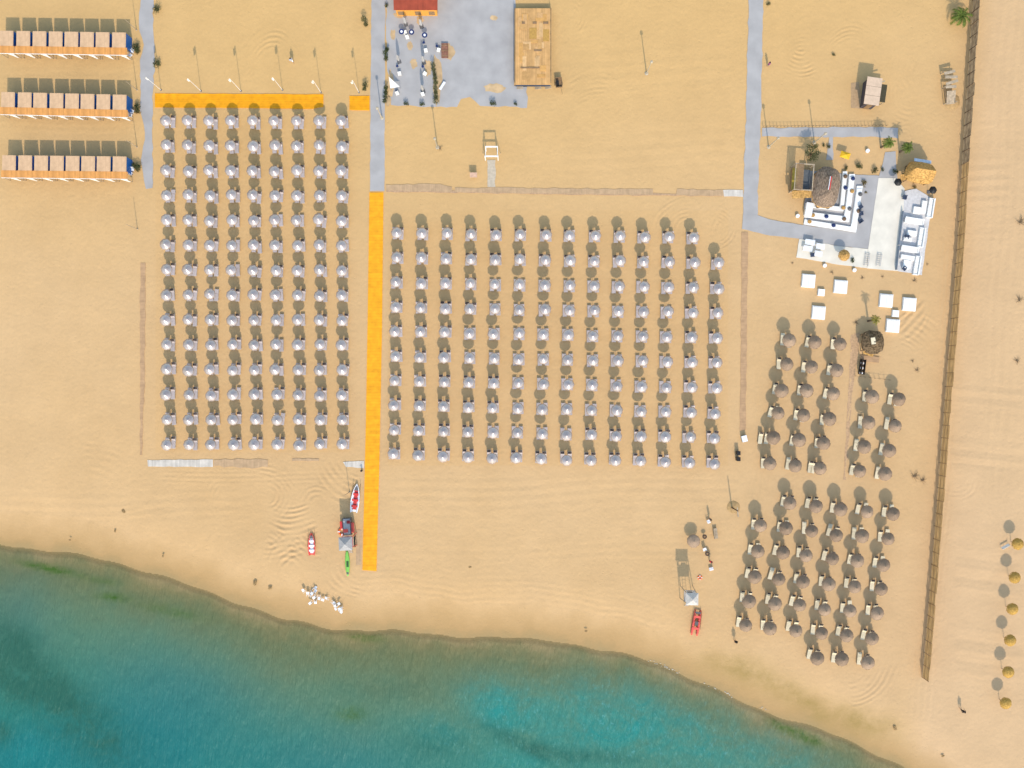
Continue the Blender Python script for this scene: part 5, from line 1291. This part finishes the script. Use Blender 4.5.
def make_hull(L_, W_, h, m, deckm, name='rescue_boat'):
    """open row boat, bow to +y"""
    o = empty(name); ns = 15; out = []; inn = []
    prof = []
    for i in range(ns):
        t = i / (ns - 1); y = -L_ / 2 + L_ * t; w = W_ / 2 * (math.sin(PI * min(1, (t * .8 + .22))) ** .6 if t < 1 else 0.05); w = max(w, .04); z = h * (1 + .25 * t * t); prof.append((y, w, z))
    vs = []; fs = []
    for (y, w, z) in prof: vs += [(-w * .45, y * .94, .03), (-w, y, z), (-w * .80, y * .97, z), (-w * .5, y * .9, .16), (w * .5, y * .9, .16), (w * .80, y * .97, z), (w, y, z), (w * .45, y * .94, .03)]
    for i in range(ns - 1):
        a = i * 8; b_ = a + 8
        for k_ in range(7): fs.append((a + k_, a + k_ + 1, b_ + k_ + 1, b_ + k_))
        fs.append((a + 7, a, b_, b_ + 7))
    fs += [tuple(range(8)), tuple(range((ns - 1) * 8 + 7, (ns - 1) * 8 - 1, -1))]
    MB().add(vs, fs).build('hull', m, o)
    for i in (3, 6, 9, 11):
        y, w, z = prof[i]; MB().box(0, y * .95, z - .05, w * 1.45, .30, .05).build('thwart', deckm, o)
    MB().box(0, -L_ * .08, .19, W_ * .42, L_ * .62, .03).build('floorboard', deckm, o)
    for sx in (-1, 1): MB().tube((sx * W_ * .52, -L_ * .1, h + .06), (sx * W_ * .38, L_ * .52, h + .16), .028).build('oar', M_wooddk, o)
    MB().box(0, L_ * .32, h + .03, W_ * .45, .5, .05).build('foredeck', M_darkgrey, o)
    return o
o = make_hull(4.5, 1.35, .42, M_whitepl, M_red); o.location = (*g(355.8, 498), 0); o.rotation_euler = (0, 0, math.radians(-7)); tag(o, 'white rowing boat with red seats left of the orange walkway', 'boat')
o = make_hull(3.5, 1.15, .38, M_redfade, M_whitepl); o.location = (*g(312, 544), 0); o.rotation_euler = (0, 0, math.radians(1)); tag(o, 'small red rowing boat with white inside, alone on the sand', 'boat')
# red twin-hulled rescue boat
o = empty('catamaran', (*g(696, 622), 0), math.radians(-9))
for sx in (-1, 1):
    hb = MB(); ns = 13; vs = []; fs = []; q8 = 8
    for i in range(ns):
        t = i / (ns - 1); y = -2.0 + 4.0 * t; r_ = .22 * max(.12, math.sin(PI * min(.97, .12 + .86 * t)) ** .5)
        for j in range(q8): a = 2 * PI * j / q8; vs.append((sx * .42 + r_ * math.cos(a), y, .24 + r_ * math.sin(a)))
    for i in range(ns - 1):
        for j in range(q8): fs.append((i * q8 + j, i * q8 + (j + 1) % q8, (i + 1) * q8 + (j + 1) % q8, (i + 1) * q8 + j))
    fs += [tuple(range(q8 - 1, -1, -1)), tuple(range((ns - 1) * q8, ns * q8))]
    hb.add(vs, fs).build('hull', M_redfade, o, smooth=True)
for y, m in ((-.9, M_redfade), (0, M_redfade), (.9, M_redfade)): MB().box(0, y, .47, 1.05, .34, .06).build('crossbeam', m, o)
MB().box(0, -.1, .55, .5, .6, .12).build('seat', M_darkgrey, o); MB().box(0, 1.55, .50, .85, .3, .06).build('foredeck', M_darkgrey, o)
for sx in (-1, 1): MB().tube((sx * .68, -.9, .55), (sx * .50, 1.9, .6), .03).build('oar', M_wooddk, o)
tag(o, 'red twin hulled rowing catamaran on sand beside the pale lifeguard tower', 'boat')
# green kayak
o = empty('kayak', (*g(347.6, 563), 0), math.radians(2)); ns = 15; vs = []; fs = []; q8 = 10
for i in range(ns):
    t = i / (ns - 1); y = -1.95 + 3.9 * t; r_ = max(.03, .36 * math.sin(PI * (.03 + .94 * t)) ** .6)
    for j in range(q8): a = 2 * PI * j / q8; vs.append((r_ * math.cos(a), y, .2 + .2 * math.sin(a) * (r_ / .36) + .1 * abs(2 * t - 1) ** 2))
for i in range(ns - 1):
    for j in range(q8): fs.append((i * q8 + j, i * q8 + (j + 1) % q8, (i + 1) * q8 + (j + 1) % q8, (i + 1) * q8 + j))
fs += [tuple(range(q8 - 1, -1, -1)), tuple(range((ns - 1) * q8, ns * q8))]
MB().add(vs, fs).build('hull', M_green, o, smooth=True); MB().box(.05, -.1, .41, .34, .9, .04).build('cockpit', mat('dark_green', (.04, .10, .03), .6), o); MB().box(0, -1.5, .36, .3, .35, .05).build('hatch', M_darkgrey, o)
tag(o, 'green kayak on the sand below the red legged lifeguard tower', 'kayak')
o = empty('surf_rack', (*g(355.5, 541), 0), .05); MB().box(0, 0, .9, .22, 1.6, .1).build('bar', M_black, o)
for yy in (-.7, .7): MB().box(0, yy, .42, .1, .1, .84).build('post', M_black, o)
tag(o, 'black rack right of the red legged lifeguard tower', 'rack')
o = empty('bollard_light', (*g(362, 470.5), 0)); MB().tube((0, 0, 0), (0, 0, .7), .12, n=10).build('post', M_black, o); MB().lathe([(.16, .7), (.16, .82), (.001, .9)], 10).build('cap', M_black, o); tag(o, 'short black bollard at the right end of the white boardwalk', 'bollard')

# beach corner with loose things by the pale tower
o = make_straw(M_thatchg, .98, 2.1, 1.55, .05, name='brown_parasol'); o.location = (*at(694, 541.5, 1.8), 0); tag(o, 'round brown thatched parasol standing alone above the pale lifeguard tower', 'thatched parasol')
o = empty('bench', (*g(715, 533), 0), .12); MB().box(0, 0, .44, .6, 1.6, .06).build('seat', M_woodpale, o); MB().box(-.28, 0, .75, .06, 1.6, .5).build('backrest', M_woodpale, o)
for yy in (-.65, .65): MB().box(0, yy, .2, .5, .07, .40).build('leg', M_wood, o)
tag(o, 'pale wooden bench on beach right of the round brown parasol', 'bench')
smallt = make_table(M_wooddk, .7, .35, M_wood)
for (px, py, lab) in ((703.8, 536, 'dark round table right of the lone brown parasol, upper one'), (706.5, 553, 'dark round table below the white stool near brown parasol')):
    o = spawn(smallt, USED, (*g(px, py), 0)); tag(o, lab, 'table', 'dark beach tables')
for (px, py, rt, lab) in ((704, 549, .4, 'white plastic chair below right of the lone brown parasol'), (708, 521, 2, 'white plastic chair beside the person in brown')):
    o = spawn(chair, USED, (*g(px, py), 0), rt); tag(o, lab, 'chair')
o = empty('cool_box', (*g(710.8, 568.5), 0), .2); MB().box(0, 0, .2, .6, .42, .4).build('body', M_whitepl, o); MB().box(0, 0, .43, .62, .44, .06).build('lid', M_whitepl, o); MB().tube((-.28, 0, .5), (.28, 0, .5), .02).build('handle', M_grey, o); tag(o, 'white cool box below the person in a red shirt', 'cool box')
# upturned white chairs by the water
for i, (px, py) in enumerate(((305.5, 592.5), (308, 596), (310, 590.5), (312, 597), (314, 593.5), (315.5, 599), (317, 595), (319.5, 594.5), (320, 598), (313, 600.5), (329.5, 598.5), (331.5, 600.5), (334, 602.5), (336.5, 605), (338.5, 606.5), (341, 606), (343.5, 608), (339, 609), (313.5, 590))):
    o = spawn(chair, USED, (*g(px, py), .26), rnd.uniform(0, 6)); o.rotation_euler = (math.radians(rnd.choice((90, -90, 100))), rnd.uniform(-.2, .2), rnd.uniform(0, 6)); o.scale = (.8, .8, .8)
    side = 'left' if px < 325 else 'right'
    same = sorted([q_ for q_ in (305.5, 308, 310, 312, 314, 315.5, 317, 319.5, 320, 313, 313.5) ] if side == 'left' else [329.5, 331.5, 334, 336.5, 338.5, 341, 343.5, 339])
    tag(o, 'fallen white chair near the water, %s from the left in the %s heap' % (ORD[same.index(px) + 1], side), 'chair', 'fallen white chairs near the water')
# white sheet near golden parasols
o = empty('windbreak', (*g(1004, 546), 0), .5); 
for sx in (-1, 0, 1): MB().tube((sx * .6, 0, 0), (sx * .6, 0, .8), .02).build('post', M_woodpale, o)
MB().box(0, .0, .5, 1.3, .03, .55, 0, .5).build('canvas', M_padwhite, o); tag(o, 'white canvas windbreak left of the topmost golden parasol', 'windbreak')

# ------------------------------------------------------------------ camera, sun, sky
cam = bpy.data.cameras.new('camera'); co = bpy.data.objects.new('camera', cam); COL.objects.link(co)
co.location = (0, 0, CAM_H); co.rotation_euler = (0, 0, 0)
cam.sensor_width = 36.0; cam.sensor_fit = 'HORIZONTAL'; cam.lens = 1000.0 / 1024.0 * 36.0
cam.clip_start = 1.0; cam.clip_end = 12000.0
scene.camera = co
EL = math.radians(41.2); sx_, sy_ = 0.128, -1.0          # the sun stands over the sea
n_ = math.hypot(sx_, sy_); d = Vector((sx_ / n_ * math.cos(EL), sy_ / n_ * math.cos(EL), math.sin(EL)))
sun = bpy.data.lights.new('sun', 'SUN'); sun.energy = 2.0; sun.angle = math.radians(0.53); sun.color = (1.0, 0.90, 0.76)
so = bpy.data.objects.new('sun', sun); COL.objects.link(so); so.rotation_euler = d.to_track_quat('Z', 'Y').to_euler(); so.location = (0, 0, 200)
w = bpy.data.worlds.new('World'); scene.world = w; w.use_nodes = True
nt = w.node_tree; bg = nt.nodes['Background']; sky = nt.nodes.new('ShaderNodeTexSky'); sky.sky_type = 'NISHITA'; sky.sun_disc = False
sky.sun_elevation = EL; sky.sun_rotation = math.atan2(d.x, d.y); sky.dust_density = 1.0; sky.air_density = 1.7; sky.ozone_density = 0.9
nt.links.new(sky.outputs[0], bg.inputs['Color']); bg.inputs['Strength'].default_value = 0.15
vs_ = scene.view_settings; vs_.view_transform = 'Standard'; vs_.look = 'None'; vs_.exposure = 0.69; vs_.gamma = 1.0; vs_.use_curve_mapping = False
